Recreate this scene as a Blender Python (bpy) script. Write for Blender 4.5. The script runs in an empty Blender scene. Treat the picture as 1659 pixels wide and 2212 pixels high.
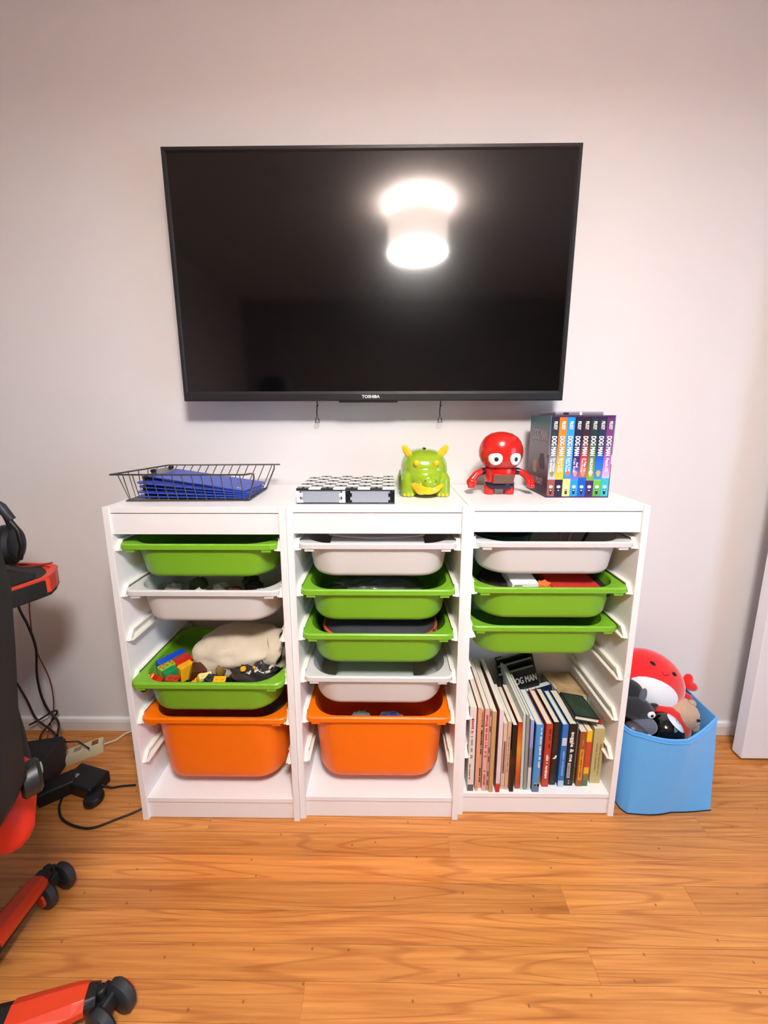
import bpy, math, random
from mathutils import Vector, Matrix, Euler
random.seed(7)
SC = bpy.context.scene
COL = SC.collection

# ------------------------------------------------------------------ camera
cam_d = bpy.data.cameras.new('camera')
cam = bpy.data.objects.new('camera', cam_d); COL.objects.link(cam)
cam_d.sensor_fit = 'HORIZONTAL'; cam_d.sensor_width = 36.0
cam_d.lens = 792.81 / 1659 * 36.0
cam_d.shift_y = -73.1 / 1659
cam_d.clip_start = 0.02
cam.location = (0.7177, -1.2051, 1.1664)
cam.rotation_euler = (1.4032, 0.0020, 0.0107)
SC.camera = cam

# ------------------------------------------------------------------ world, lights, exposure
w = bpy.data.worlds.new('world'); SC.world = w; w.use_nodes = True
w.node_tree.nodes['Background'].inputs[0].default_value = (0.55, 0.70, 1.0, 1)
w.node_tree.nodes['Background'].inputs[1].default_value = 0.6
SC.view_settings.view_transform = 'Standard'
SC.view_settings.look = 'None'
SC.view_settings.exposure = 0.25
SC.view_settings.gamma = 1.0
SC.view_settings.use_curve_mapping = False
LAMP = Vector((0.905, -1.53, 0.0))
LAMP_DOWN, LAMP_UP, SHADE_GLOW, WINDOW_W = 25.5, 25.0, 12.5, 15.0

def area(name, loc, rot, power, col, shape, sx, sy=None):
    l = bpy.data.lights.new(name, 'AREA'); l.energy = power; l.color = col; l.shape = shape
    l.size = sx
    if sy: l.size_y = sy
    o = bpy.data.objects.new(name, l); COL.objects.link(o); o.location = loc; o.rotation_euler = rot
    return o
# cool daylight from the right, cast from inside the added window
area('window_daylight', (2.69, -1.60, 0.90), (0, math.radians(90), 0), WINDOW_W, (0.44, 0.70, 1.0), 'RECTANGLE', 1.3, 1.1)

# ------------------------------------------------------------------ materials
def lin(c):
    c = c / 255.0
    return c / 12.92 if c <= 0.04045 else ((c + 0.055) / 1.055) ** 2.4
def rgb(r, g, b): return (lin(r), lin(g), lin(b), 1.0)
MATS = {}
def M(name, col, rough=0.5, metal=0.0, spec=0.5, bump=0.0, bscale=150.0, var=0.0, vscale=20.0,
      coat=0.0, coat_rough=0.1, emit=0.0, translucent=0.0, sheen=0.0, transmission=0.0, alpha=1.0):
    if name in MATS: return MATS[name]
    m = bpy.data.materials.new(name); m.use_nodes = True; MATS[name] = m
    nt = m.node_tree; n = nt.nodes; b = n['Principled BSDF']; L = nt.links
    c = rgb(*col)
    b.inputs['Base Color'].default_value = c
    b.inputs['Roughness'].default_value = rough
    b.inputs['Metallic'].default_value = metal
    b.inputs['Specular IOR Level'].default_value = spec
    b.inputs['Coat Weight'].default_value = coat
    b.inputs['Coat Roughness'].default_value = coat_rough
    b.inputs['Sheen Weight'].default_value = sheen
    b.inputs['Transmission Weight'].default_value = transmission
    b.inputs['Alpha'].default_value = alpha
    if emit:
        b.inputs['Emission Color'].default_value = c; b.inputs['Emission Strength'].default_value = emit
    tc = n.new('ShaderNodeTexCoord')
    if var:
        no = n.new('ShaderNodeTexNoise'); no.inputs['Scale'].default_value = vscale; no.inputs['Detail'].default_value = 4
        L.new(tc.outputs['Object'], no.inputs['Vector'])
        ra = n.new('ShaderNodeMapRange'); ra.inputs['To Min'].default_value = 1 - var; ra.inputs['To Max'].default_value = 1 + var
        L.new(no.outputs['Fac'], ra.inputs['Value'])
        mx = n.new('ShaderNodeVectorMath'); mx.operation = 'SCALE'; mx.inputs[0].default_value = c[:3]
        L.new(ra.outputs[0], mx.inputs['Scale']); L.new(mx.outputs[0], b.inputs['Base Color'])
    if bump:
        nb = n.new('ShaderNodeTexNoise'); nb.inputs['Scale'].default_value = bscale; nb.inputs['Detail'].default_value = 3
        L.new(tc.outputs['Object'], nb.inputs['Vector'])
        bp = n.new('ShaderNodeBump'); bp.inputs['Strength'].default_value = bump; bp.inputs['Distance'].default_value = 0.002
        L.new(nb.outputs['Fac'], bp.inputs['Height']); L.new(bp.outputs[0], b.inputs['Normal'])
    if translucent:
        tr = n.new('ShaderNodeBsdfTranslucent'); tr.inputs[0].default_value = c
        mi = n.new('ShaderNodeMixShader'); mi.inputs[0].default_value = translucent
        L.new(b.outputs[0], mi.inputs[1]); L.new(tr.outputs[0], mi.inputs[2])
        L.new(mi.outputs[0], n['Material Output'].inputs[0])
    return m

def zgrad(name, stops, axis=2, lo=0.0, hi=1.0, rough=0.4):
    """printed cover whose colours run in bands along one local axis"""
    if name in MATS: return MATS[name]
    m = bpy.data.materials.new(name); m.use_nodes = True; MATS[name] = m
    nt = m.node_tree; n = nt.nodes; L = nt.links; b = n['Principled BSDF']
    tc = n.new('ShaderNodeTexCoord'); sp = n.new('ShaderNodeSeparateXYZ'); L.new(tc.outputs['Object'], sp.inputs[0])
    mr = n.new('ShaderNodeMapRange'); mr.inputs['From Min'].default_value = lo; mr.inputs['From Max'].default_value = hi
    L.new(sp.outputs[axis], mr.inputs['Value'])
    cr = n.new('ShaderNodeValToRGB'); L.new(mr.outputs[0], cr.inputs[0])
    e = cr.color_ramp.elements
    while len(e) < len(stops): e.new(0.5)
    for i, (p, c) in enumerate(stops): e[i].position = p; e[i].color = rgb(*c)
    L.new(cr.outputs[0], b.inputs['Base Color']); b.inputs['Roughness'].default_value = rough
    return m

def wood():
    m = bpy.data.materials.new('oak_floor'); m.use_nodes = True
    nt = m.node_tree; n = nt.nodes; L = nt.links; b = n['Principled BSDF']
    tc = n.new('ShaderNodeTexCoord'); oi = n.new('ShaderNodeObjectInfo')
    geo = n.new('ShaderNodeNewGeometry')
    off = n.new('ShaderNodeVectorMath'); off.operation = 'MULTIPLY_ADD'
    cmb = n.new('ShaderNodeCombineXYZ')
    for i in range(3): L.new(oi.outputs['Random'], cmb.inputs[i])
    off.inputs[1].default_value = (37.0, 11.3, 5.7)
    L.new(cmb.outputs[0], off.inputs[0]); L.new(geo.outputs['Position'], off.inputs[2])
    # long grain
    mp = n.new('ShaderNodeMapping'); mp.inputs['Scale'].default_value = (1.6, 60.0, 60.0)
    L.new(off.outputs[0], mp.inputs[0])
    g1 = n.new('ShaderNodeTexNoise'); g1.inputs['Scale'].default_value = 2.0; g1.inputs['Detail'].default_value = 7; g1.inputs['Roughness'].default_value = 0.62
    L.new(mp.outputs[0], g1.inputs['Vector'])
    # cathedral rings
    mp2 = n.new('ShaderNodeMapping'); mp2.inputs['Scale'].default_value = (0.9, 20.0, 20.0)
    L.new(off.outputs[0], mp2.inputs[0])
    wv = n.new('ShaderNodeTexNoise'); wv.inputs['Scale'].default_value = 1.0; wv.inputs['Detail'].default_value = 1.0; wv.inputs['Distortion'].default_value = 0.4
    L.new(mp2.outputs[0], wv.inputs['Vector'])
    ml = n.new('ShaderNodeMath'); ml.operation = 'MULTIPLY'; ml.inputs[1].default_value = 70.0; L.new(wv.outputs['Fac'], ml.inputs[0])
    sn = n.new('ShaderNodeMath'); sn.operation = 'SINE'; L.new(ml.outputs[0], sn.inputs[0])
    ab = n.new('ShaderNodeMapRange'); ab.inputs['From Min'].default_value = 0.60; ab.inputs['From Max'].default_value = 1.0
    ab.inputs['To Min'].default_value = 0.0; ab.inputs['To Max'].default_value = 0.34; L.new(sn.outputs[0], ab.inputs['Value'])
    cr = n.new('ShaderNodeValToRGB'); e = cr.color_ramp.elements
    e[0].position = 0.28; e[0].color = rgb(176, 102, 40); e[1].position = 0.72; e[1].color = rgb(220, 148, 72)
    L.new(g1.outputs['Fac'], cr.inputs[0])
    dk = n.new('ShaderNodeMix'); dk.data_type = 'RGBA'; dk.blend_type = 'MULTIPLY'
    dk.inputs[7].default_value = rgb(168, 104, 60); L.new(ab.outputs[0], dk.inputs[0]); L.new(cr.outputs[0], dk.inputs[6])
    # plank to plank tone
    hv = n.new('ShaderNodeHueSaturation'); L.new(dk.outputs[2], hv.inputs['Color'])
    sc_ = n.new('ShaderNodeSeparateColor'); L.new(oi.outputs['Color'], sc_.inputs[0]); L.new(sc_.outputs[0], hv.inputs['Value']); hv.inputs['Saturation'].default_value = 0.98
    # small dark nail specks
    vo = n.new('ShaderNodeTexVoronoi'); vo.voronoi_dimensions = '2D'; vo.inputs['Scale'].default_value = 8.0; L.new(geo.outputs['Position'], vo.inputs['Vector'])
    lt = n.new('ShaderNodeMapRange'); lt.inputs['From Min'].default_value = 0.010; lt.inputs['From Max'].default_value = 0.028
    lt.inputs['To Min'].default_value = 0.65; lt.inputs['To Max'].default_value = 0.0; L.new(vo.outputs['Distance'], lt.inputs['Value'])
    sp = n.new('ShaderNodeMix'); sp.data_type = 'RGBA'; L.new(lt.outputs[0], sp.inputs[0]); L.new(hv.outputs[0], sp.inputs[6]); sp.inputs[7].default_value = rgb(92, 52, 26)
    L.new(sp.outputs[2], b.inputs['Base Color'])
    b.inputs['Roughness'].default_value = 0.30
    bp = n.new('ShaderNodeBump'); bp.inputs['Strength'].default_value = 0.12; bp.inputs['Distance'].default_value = 0.001
    L.new(g1.outputs['Fac'], bp.inputs['Height']); L.new(bp.outputs[0], b.inputs['Normal'])
    return m

# ------------------------------------------------------------------ mesh building
class G:
    def __init__(s): s.v = []; s.f = []
    def add(s, vs, fs):
        o = len(s.v); s.v += [tuple(p) for p in vs]; s.f += [tuple(i + o for i in f) for f in fs]; return s
    def box(s, x0, x1, y0, y1, z0, z1, mat=None):
        vs = [Vector(p) for p in ((x0,y0,z0),(x1,y0,z0),(x1,y1,z0),(x0,y1,z0),(x0,y0,z1),(x1,y0,z1),(x1,y1,z1),(x0,y1,z1))]
        if mat is not None: vs = [mat @ p for p in vs]
        return s.add(vs, [(3,2,1,0),(4,5,6,7),(0,1,5,4),(1,2,6,5),(2,3,7,6),(3,0,4,7)])
    def loft(s, rings, c0=True, c1=True, loop=False):
        n = len(rings[0]); vs = [p for r in rings for p in r]; fs = []
        m = len(rings)
        for i in range(m if loop else m - 1):
            j = (i + 1) % m
            for k in range(n):
                l = (k + 1) % n
                fs.append((i*n+k, i*n+l, j*n+l, j*n+k))
        if not loop:
            if c0: fs.append(tuple(reversed(range(n))))
            if c1: fs.append(tuple((m-1)*n + k for k in range(n)))
        return s.add(vs, fs)
    def lathe(s, prof, n=24, c=(0,0,0), mat=None):
        rings = []
        for r, z in prof:
            ring = [Vector((c[0]+r*math.cos(2*math.pi*k/n), c[1]+r*math.sin(2*math.pi*k/n), c[2]+z)) for k in range(n)]
            if mat is not None: ring = [mat @ p for p in ring]
            rings.append(ring)
        return s.loft(rings)
    def cyl(s, p0, p1, r0, r1=None, n=14):
        return s.tube([p0, p1], [r0, r0 if r1 is None else r1], n)
    def tube(s, pts, r, n=8, closed=False):
        pts = [Vector(p) for p in pts]; m = len(pts)
        rr = r if isinstance(r, (list, tuple)) else [r] * m
        rings = []; ref = None
        for i in range(m):
            if closed: t = pts[(i+1) % m] - pts[i-1]
            else: t = pts[min(i+1, m-1)] - pts[max(i-1, 0)]
            t.normalize()
            if ref is None:
                ref = Vector((0,0,1)) if abs(t.z) < 0.9 else Vector((1,0,0))
            a = t.cross(ref); 
            if a.length < 1e-6: a = t.orthogonal()
            a.normalize(); b = t.cross(a).normalized(); ref = -b if ref.dot(b) < 0 else b
            ref = b if ref.dot(b) > 0 else -b
            a2 = t.cross(ref).normalized()
            rings.append([pts[i] + a2 * rr[i] * math.cos(2*math.pi*k/n) + ref * rr[i] * math.sin(2*math.pi*k/n) for k in range(n)])
        return s.loft(rings, loop=closed)
    def ell(s, c, r, nu=20, nv=12, mat=None, fn=None):
        c = Vector(c); vs = []; fs = []
        for i in range(nv + 1):
            ph = math.pi * i / nv
            for k in range(nu):
                th = 2 * math.pi * k / nu
                d = Vector((math.sin(ph)*math.cos(th), math.sin(ph)*math.sin(th), math.cos(ph)))
                q = 1.0 if fn is None else fn(d)
                p = Vector((d.x*r[0]*q, d.y*r[1]*q, d.z*r[2]*q))
                if mat is not None: p = mat @ p
                vs.append(p + c)
        for i in range(nv):
            for k in range(nu):
                l = (k + 1) % nu
                fs.append((i*nu+k, (i+1)*nu+k, (i+1)*nu+l, i*nu+l))
        return s.add(vs, fs)
    def prism(s, poly, a0, a1, axis='z'):
        def P(u, v, a): return {'z': (u, v, a), 'y': (u, a, v), 'x': (a, u, v)}[axis]
        n = len(poly)
        vs = [P(u, v, a0) for u, v in poly] + [P(u, v, a1) for u, v in poly]
        fs = [tuple(reversed(range(n))), tuple(range(n, 2*n))] + [(k, (k+1) % n, n + (k+1) % n, n + k) for k in range(n)]
        return s.add(vs, fs)
    def patch(s, cx, cz, a, b, rad, off=0.001, thick=0.0, n=20, m=5, sgn=-1):
        """disc that follows the front (-y) of an ellipsoid of radii rad"""
        def S(x, z):
            q = 1 - (x/rad[0])**2 - (z/rad[2])**2
            return sgn * (rad[1] * math.sqrt(max(q, 0.0)) + off)
        vs = [(cx, S(cx, cz), cz)]; fs = []
        for i in range(1, m + 1):
            for k in range(n):
                t = 2*math.pi*k/n; x = cx + a*i/m*math.cos(t); z = cz + b*i/m*math.sin(t)
                vs.append((x, S(x, z), z))
        for k in range(n): fs.append((0, 1+k, 1+(k+1) % n))
        for i in range(m-1):
            for k in range(n):
                o = 1+i*n; fs.append((o+k, o+n+k, o+n+(k+1) % n, o+(k+1) % n))
        # skirt back into the body
        o = 1+(m-1)*n; base = len(vs)
        for k in range(n):
            p = vs[o+k]; vs.append((p[0], p[1] - sgn*(off+0.002), p[2]))
        for k in range(n): fs.append((o+k, base+k, base+(k+1) % n, o+(k+1) % n))
        return s.add(vs, fs)

def rrect(w, d, r, z, n=6, cx=0.0, cy=0.0):
    pts = []
    for qx, qy, a0 in ((1,1,0),(-1,1,90),(-1,-1,180),(1,-1,270)):
        for i in range(n + 1):
            a = math.radians(a0 + 90*i/n)
            pts.append(Vector((cx + qx*(w/2-r) + r*math.cos(a), cy + qy*(d/2-r) + r*math.sin(a), z)))
    return pts

def mesh(name, g):
    me = bpy.data.meshes.new(name); me.from_pydata(g.v, [], g.f); me.validate(); me.update(); return me
def link(o, parent=None):
    COL.objects.link(o)
    if parent is not None: o.parent = parent
    return o
def part(name, g, mat, parent=None, loc=None, rot=None, smooth=None, bevel=0.0, seg=2, remesh=0.0, sub=0, smoothit=0):
    me = g if isinstance(g, bpy.types.Mesh) else mesh(name, g)
    if not isinstance(g, bpy.types.Mesh):
        import bmesh
        bm = bmesh.new(); bm.from_mesh(me); bmesh.ops.recalc_face_normals(bm, faces=bm.faces); bm.to_mesh(me); bm.free()
        me.materials.append(mat)
        if smooth is not None or remesh or sub:
            me.polygons.foreach_set('use_smooth', [True] * len(me.polygons))
            if not remesh and not sub: me.set_sharp_from_angle(angle=math.radians(smooth))
    o = link(bpy.data.objects.new(name, me), parent)
    if loc is not None: o.location = loc
    if rot is not None: o.rotation_euler = rot
    if remesh:
        md = o.modifiers.new('remesh', 'REMESH'); md.mode = 'VOXEL'; md.voxel_size = remesh; md.use_smooth_shade = True
        if smoothit:
            sm = o.modifiers.new('smooth', 'SMOOTH'); sm.factor = 0.5; sm.iterations = smoothit
    if bevel:
        md = o.modifiers.new('bevel', 'BEVEL'); md.width = bevel; md.segments = seg; md.limit_method = 'ANGLE'; md.angle_limit = math.radians(40)
    if sub:
        md = o.modifiers.new('subsurf', 'SUBSURF'); md.levels = sub; md.render_levels = sub
    return o
def tag(o, label, cat, group=None, kind=None):
    o['label'] = label; o['category'] = cat
    if group: o['group'] = group
    if kind: o['kind'] = kind
    return o
def thing(name, label, cat, loc=(0,0,0), rot=(0,0,0), group=None):
    o = bpy.data.objects.new(name, None); o.empty_display_size = 0.05
    link(o); o.location = loc; o.rotation_euler = rot
    return tag(o, label, cat, group)
def struct(o):
    o['kind'] = 'structure'; return o
TXT = {}
def text_mesh(s):
    if s in TXT: return TXT[s]
    cu = bpy.data.curves.new('lettering', 'FONT'); cu.body = s; cu.extrude = 0.0; cu.resolution_u = 3
    o = bpy.data.objects.new('lettering', cu); COL.objects.link(o)
    dg = bpy.context.evaluated_depsgraph_get()
    me = bpy.data.meshes.new_from_object(o.evaluated_get(dg))
    vs = [v.co.copy() for v in me.vertices]; fs = [tuple(p.vertices) for p in me.polygons]
    bpy.data.objects.remove(o); bpy.data.curves.remove(cu); bpy.data.meshes.remove(me)
    x0 = min(v.x for v in vs); x1 = max(v.x for v in vs); y0 = min(v.y for v in vs); y1 = max(v.y for v in vs)
    vs = [((v.x-(x0+x1)/2)/(x1-x0), (v.y-(y0+y1)/2)/(y1-y0)) for v in vs]
    TXT[s] = (vs, fs); return TXT[s]
def text(s, w, h, c, xd, yd, mat, parent, bold=0.0, skew=0.0, name='lettering', th=0.0004):
    vs, fs = text_mesh(s); c = Vector(c); xd = Vector(xd).normalized(); yd = Vector(yd).normalized(); nd = xd.cross(yd)
    g = G()
    offs = [(0, 0)] if not bold else [(-bold, 0), (bold, 0), (0, bold), (0, -bold)]
    for i, (ox, oy) in enumerate(offs):
        P = [c + xd*((u+skew*v)*w + ox) + yd*(v*h + oy) + nd*(th + i*0.00004) for u, v in vs]
        g.add(P, fs)
    me = mesh(name, g); me.materials.append(mat)
    o = link(bpy.data.objects.new(name, me), parent)
    return o
def copy_tree(o, parent=None):
    c = o.copy(); COL.objects.link(c)
    if parent is not None: c.parent = parent
    for ch in list(o.children): copy_tree(ch, c)
    return c

# ------------------------------------------------------------------ common materials
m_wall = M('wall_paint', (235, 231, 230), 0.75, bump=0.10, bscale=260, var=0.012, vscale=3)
m_wall2 = M('low_bounce_paint', (128, 118, 114), 0.8, bump=0.1, bscale=260)  # unseen walls, colour darkened to hold back bounced light
m_wall3 = M('half_bounce_paint', (198, 190, 186), 0.8, bump=0.1, bscale=260)  # left wall, white greyed down to limit bounced light
m_trim = M('trim_paint', (238, 234, 233), 0.45)
m_ceil = M('ceiling_paint', (224, 219, 216), 0.85)
m_frame = M('white_laminate', (244, 241, 240), 0.38, var=0.008)
m_run = M('runner_plastic', (243, 238, 226), 0.42)
m_green = M('green_plastic', (121, 180, 40), 0.40, bump=0.04, bscale=900)
m_whiteb = M('milky_plastic', (236, 234, 232), 0.42, translucent=0.22)
m_orange = M('orange_plastic', (250, 118, 0), 0.40, bump=0.04, bscale=900)
m_black = M('black_plastic', (17, 17, 19), 0.45)
m_blackm = M('black_matte', (14, 14, 16), 0.8)
m_dark = M('dark_grey_plastic', (44, 45, 50), 0.5)
m_red = M('red_orange_plastic', (216, 60, 26), 0.4)
m_page = M('book_paper', (232, 224, 206), 0.85, bump=0.25, bscale=700)
m_whitep = M('white_paper', (240, 238, 236), 0.8)
m_wood = wood()

# ------------------------------------------------------------------ room shell
XL, XR, YF, ZC = -0.98, 2.72, -3.5, 2.44
struct(part('wall_back', G().box(XL-0.1, XR+0.1, 0, 0.1, -0.05, ZC+0.1), m_wall))
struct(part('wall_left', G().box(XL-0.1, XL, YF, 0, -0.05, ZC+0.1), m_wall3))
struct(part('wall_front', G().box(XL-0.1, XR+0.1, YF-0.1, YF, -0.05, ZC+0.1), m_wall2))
WY0, WY1, WZ0, WZ1 = -2.20, -1.00, 0.20, 1.60   # added unseen window, set low to light floor, basket and door
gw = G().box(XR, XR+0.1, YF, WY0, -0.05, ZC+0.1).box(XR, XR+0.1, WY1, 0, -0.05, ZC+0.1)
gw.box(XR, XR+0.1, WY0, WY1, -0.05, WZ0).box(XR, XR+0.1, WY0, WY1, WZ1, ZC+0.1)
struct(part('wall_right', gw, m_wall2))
struct(part('ceiling', G().box(XL-0.1, XR+0.1, YF-0.1, 0.1, ZC, ZC+0.1), m_ceil))
win = struct(part('added_window_1', G().box(XR+0.01, XR+0.06, WY0, WY0+0.05, WZ0, WZ1).box(XR+0.01, XR+0.06, WY1-0.05, WY1, WZ0, WZ1).box(XR+0.01, XR+0.06, WY0+0.05, WY1-0.05, WZ0, WZ0+0.05)
     .box(XR+0.01, XR+0.06, WY0+0.05, WY1-0.05, WZ1-0.05, WZ1).box(XR+0.01, XR+0.06, WY0+0.05, WY1-0.05, 0.88, 0.92), m_trim))
part('pane', G().box(XR+0.03, XR+0.034, WY0+0.05, WY1-0.05, WZ0+0.05, WZ1-0.05), M('window_glass', (210, 225, 240), 0.05, transmission=1.0), win)
def baseboard(name, poly, a0, a1, axis): struct(part(name, G().prism(poly, a0, a1, axis), m_trim))
bb = [(0, 0), (-0.012, 0), (-0.012, 0.036), (-0.009, 0.046), (0, 0.050)]
baseboard('baseboard_back', bb, XL, XR, 'x')
baseboard('baseboard_left', [(XL - u, v) for u, v in bb], YF, -0.012, 'y')
baseboard('baseboard_right', [(XR + u, v) for u, v in bb], YF, -0.012, 'y')
baseboard('baseboard_front', [(YF - u, v) for u, v in bb], XL, XR, 'x')
# floor: sub-floor slab + oak strips as single planks where they can be told apart
fl = struct(part('floor', G().box(XL-0.1, XR+0.1, YF-0.1, 0.1, -0.06, -0.0012), m_wood))
PW = 0.0555
joints = {6: [0.885], 7: [-0.45, 2.05], 8: [1.15, 1.46], 10: [1.16], 11: [0.545, 1.9], 5: [0.2, 1.62], 9: [-0.2, 1.75]}
rnd = random.Random(3)
for row in range(-1, 26):
    y1 = -0.0145 - PW*row; y0 = y1 - PW
    if row == -1: y1 = 0.0
    if row in joints: xs = [XL] + joints[row] + [XR]
    else:
        xs = [XL]; x = XL + rnd.uniform(0.3, 1.1)
        while x < XR - 0.25: xs.append(x); x += rnd.uniform(0.7, 1.5)
        xs.append(XR)
    for q, (a, b) in enumerate(zip(xs[:-1], xs[1:])):
        tone = {(7, 0): 1.12, (7, 1): 1.16, (7, 2): 1.12, (8, 0): 0.90, (8, 1): 1.10, (8, 2): 0.98, (6, 0): 0.94, (6, 1): 1.02, (9, 1): 1.04, (10, 0): 1.0, (10, 1): 1.06, (11, 1): 1.03}.get((row, q), rnd.uniform(0.93, 1.08))
        pk = part('plank', G().box(a+0.0003, b-0.0003, y0+0.0003, y1-0.0003, -0.0012, 0.0), m_wood, fl); pk.color = (tone, tone, tone, 1)

# door leaf resting open along the back wall
d = struct(part('door_1', G().box(1.921, 2.70, -0.118, -0.083, 0.012, 2.03), M('door_paint', (238, 236, 240), 0.4), bevel=0.003))
part('door_knob', G().lathe([(0.0, 0), (0.026, 0.0), (0.026, 0.006), (0.010, 0.010), (0.010, 0.030), (0.027, 0.040), (0.027, 0.058), (0.0, 0.066)], 20,
     mat=Matrix.Translation((2.63, -0.118, 0.95)) @ Matrix.Rotation(math.radians(90), 4, 'X')), M('brass', (196, 164, 96), 0.3, 1.0), d, smooth=40)

# ------------------------------------------------------------------ ceiling lamp
lamp = thing('ceiling_lamp', 'round drum-shade ceiling lamp glowing white on the ceiling', 'lamp', (LAMP.x, LAMP.y, ZC))
part('canopy', G().lathe([(0.0, 0), (0.06, 0), (0.06, -0.012), (0.05, -0.022), (0.0, -0.022)], 28), M('lamp_metal', (196, 160, 120), 0.35, 0.6), lamp, smooth=40)
part('stem', G().cyl((0,0,-0.02), (0,0,-0.09), 0.008), M('lamp_metal', (0,0,0)), lamp, smooth=40)
RS = 0.186
shade_m = M('shade_fabric', (255, 232, 218), 0.8, emit=SHADE_GLOW)
part('shade', G().loft([[Vector((r*math.cos(2*math.pi*k/48), r*math.sin(2*math.pi*k/48), z)) for k in range(48)] for r, z in ((RS, -0.075), (RS, -0.285), (RS-0.003, -0.285), (RS-0.003, -0.075))], loop=True), shade_m, lamp, smooth=40)
part('diffuser', G().lathe([(0.0, -0.262), (RS-0.006, -0.262), (RS-0.006, -0.268), (0.0, -0.268)], 48), M('diffuser_acrylic', (255, 252, 246), 0.6, emit=60.0), lamp, smooth=40)
for a in range(3):
    part('spoke', G().cyl((0,0,-0.085), ((RS-0.003)*math.cos(a*2.094), (RS-0.003)*math.sin(a*2.094), -0.085), 0.0025, n=6), M('lamp_metal', (0,0,0)), lamp)
lo = area('lamp_downlight', (LAMP.x, LAMP.y, ZC-0.272), (0, 0, 0), LAMP_DOWN, (0.965, 0.985, 1.0), 'DISK', 2*RS-0.02)
hi = area('lamp_uplight', (LAMP.x, LAMP.y, ZC-0.13), (math.pi, 0, 0), LAMP_UP, (0.98, 0.985, 1.0), 'DISK', 0.28)

# ------------------------------------------------------------------ television
TX0, TX1, TZ0, TZ1, TY = 0.1102, 1.2325, 1.2110, 1.8760, -0.095
W_, H_ = TX1-TX0, TZ1-TZ0
tv = thing('television', 'large black flat television mounted on the white wall', 'television', ((TX0+TX1)/2, TY, TZ0), (0.0084, 0.0003, 0))
m_bez = M('tv_bezel', (30, 30, 32), 0.38, bump=0.05, bscale=1500)
m_scr = M('tv_screen', (4, 4, 5), 0.075, spec=0.55, coat=0.2, coat_rough=0.24)
def bezel(poly):  # profile extruded pieces, mitred
    return poly
hw = W_/2; bt, bs, bb_ = 0.0125, 0.0125, 0.028
def strip(p, q, inn_p, inn_q):
    # p,q outer corners (x,z); inn_p, inn_q inner corners; bevelled towards the screen
    g = G()
    def ring(o, i):
        ox, oz = o; ix, iz = i; mx, mz = ox+(ix-ox)*0.72, oz+(iz-oz)*0.72
        return [Vector((ox, 0.022, oz)), Vector((ox, 0.002, oz)), Vector((ox+(ix-ox)*0.12, 0.0, oz+(iz-oz)*0.12)), Vector((mx, 0.0, mz)), Vector((ix, 0.004, iz)), Vector((ix, 0.022, iz))]
    return g.loft([ring(p, inn_p), ring(q, inn_q)])
TL, TR, BL, BR = (-hw, H_), (hw, H_), (-hw, 0), (hw, 0)
iTL, iTR, iBL, iBR = (-hw+bs, H_-bt), (hw-bs, H_-bt), (-hw+bs, bb_), (hw-bs, bb_)
part('bezel', strip(TL, TR, iTL, iTR), m_bez, tv); part('bezel', strip(TR, BR, iTR, iBR), m_bez, tv)
part('bezel', strip(BL, TL, iBL, iTL), m_bez, tv); bz = part('bezel', strip(BR, BL, iBR, iBL), m_bez, tv)
part('screen', G().box(-hw+bs, hw-bs, 0.0045, 0.012, bb_, H_-bt), m_scr, tv)
part('back_cover', G().loft([[Vector(p) for p in ((-hw+0.004,0.02,0.004),(hw-0.004,0.02,0.004),(hw-0.004,0.02,H_-0.004),(-hw+0.004,0.02,H_-0.004))],
     [Vector(p) for p in ((-hw+0.03,0.062,0.02),(hw-0.03,0.062,0.02),(hw-0.03,0.062,H_-0.04),(-hw+0.03,0.062,H_-0.04))]]), m_black, tv)
part('sensor_strip', G().box(-0.10, 0.075, 0.004, 0.02, -0.005, 0.002), m_black, tv, bevel=0.001)
text('TOSHIBA', 0.052, 0.0085, (-0.0045, 0.0, 0.0125), (1,0,0), (0,0,1), M('logo_white', (235, 235, 235), 0.4), bz, bold=0.0004)
mt = thing('wall_mount', 'black wall mount with two pull cords hanging below the television', 'wall mount', (0.687, 0, 1.40))
part('plate', G().box(-0.28, 0.28, -0.006, -0.0005, -0.03, 0.16), m_black, mt)
for dx in (-0.194, 0.195):
    part('arm', G().box(dx-0.015, dx+0.015, -0.026, -0.006, -0.17, 0.2), m_black, mt)
    s = -0.192
    c = part('pull_cord', G().tube([(dx, -0.024, -0.165), (dx+0.001, -0.025, s), (dx-0.001, -0.026, -0.222), (dx, -0.027, -0.234)], 0.0016, 6).tube([(dx+0.001,-0.026,-0.205), (dx+0.006,-0.03,-0.197)], 0.001, 5), m_blackm, mt)
    part('pull_ring', G().tube([(dx, -0.027, -0.233), (dx-0.0045, -0.027, -0.243), (dx-0.0065, -0.027, -0.254), (dx+0.0065, -0.027, -0.254), (dx+0.0045, -0.027, -0.243)], 0.0014, 6, closed=True), m_blackm, c)

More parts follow.
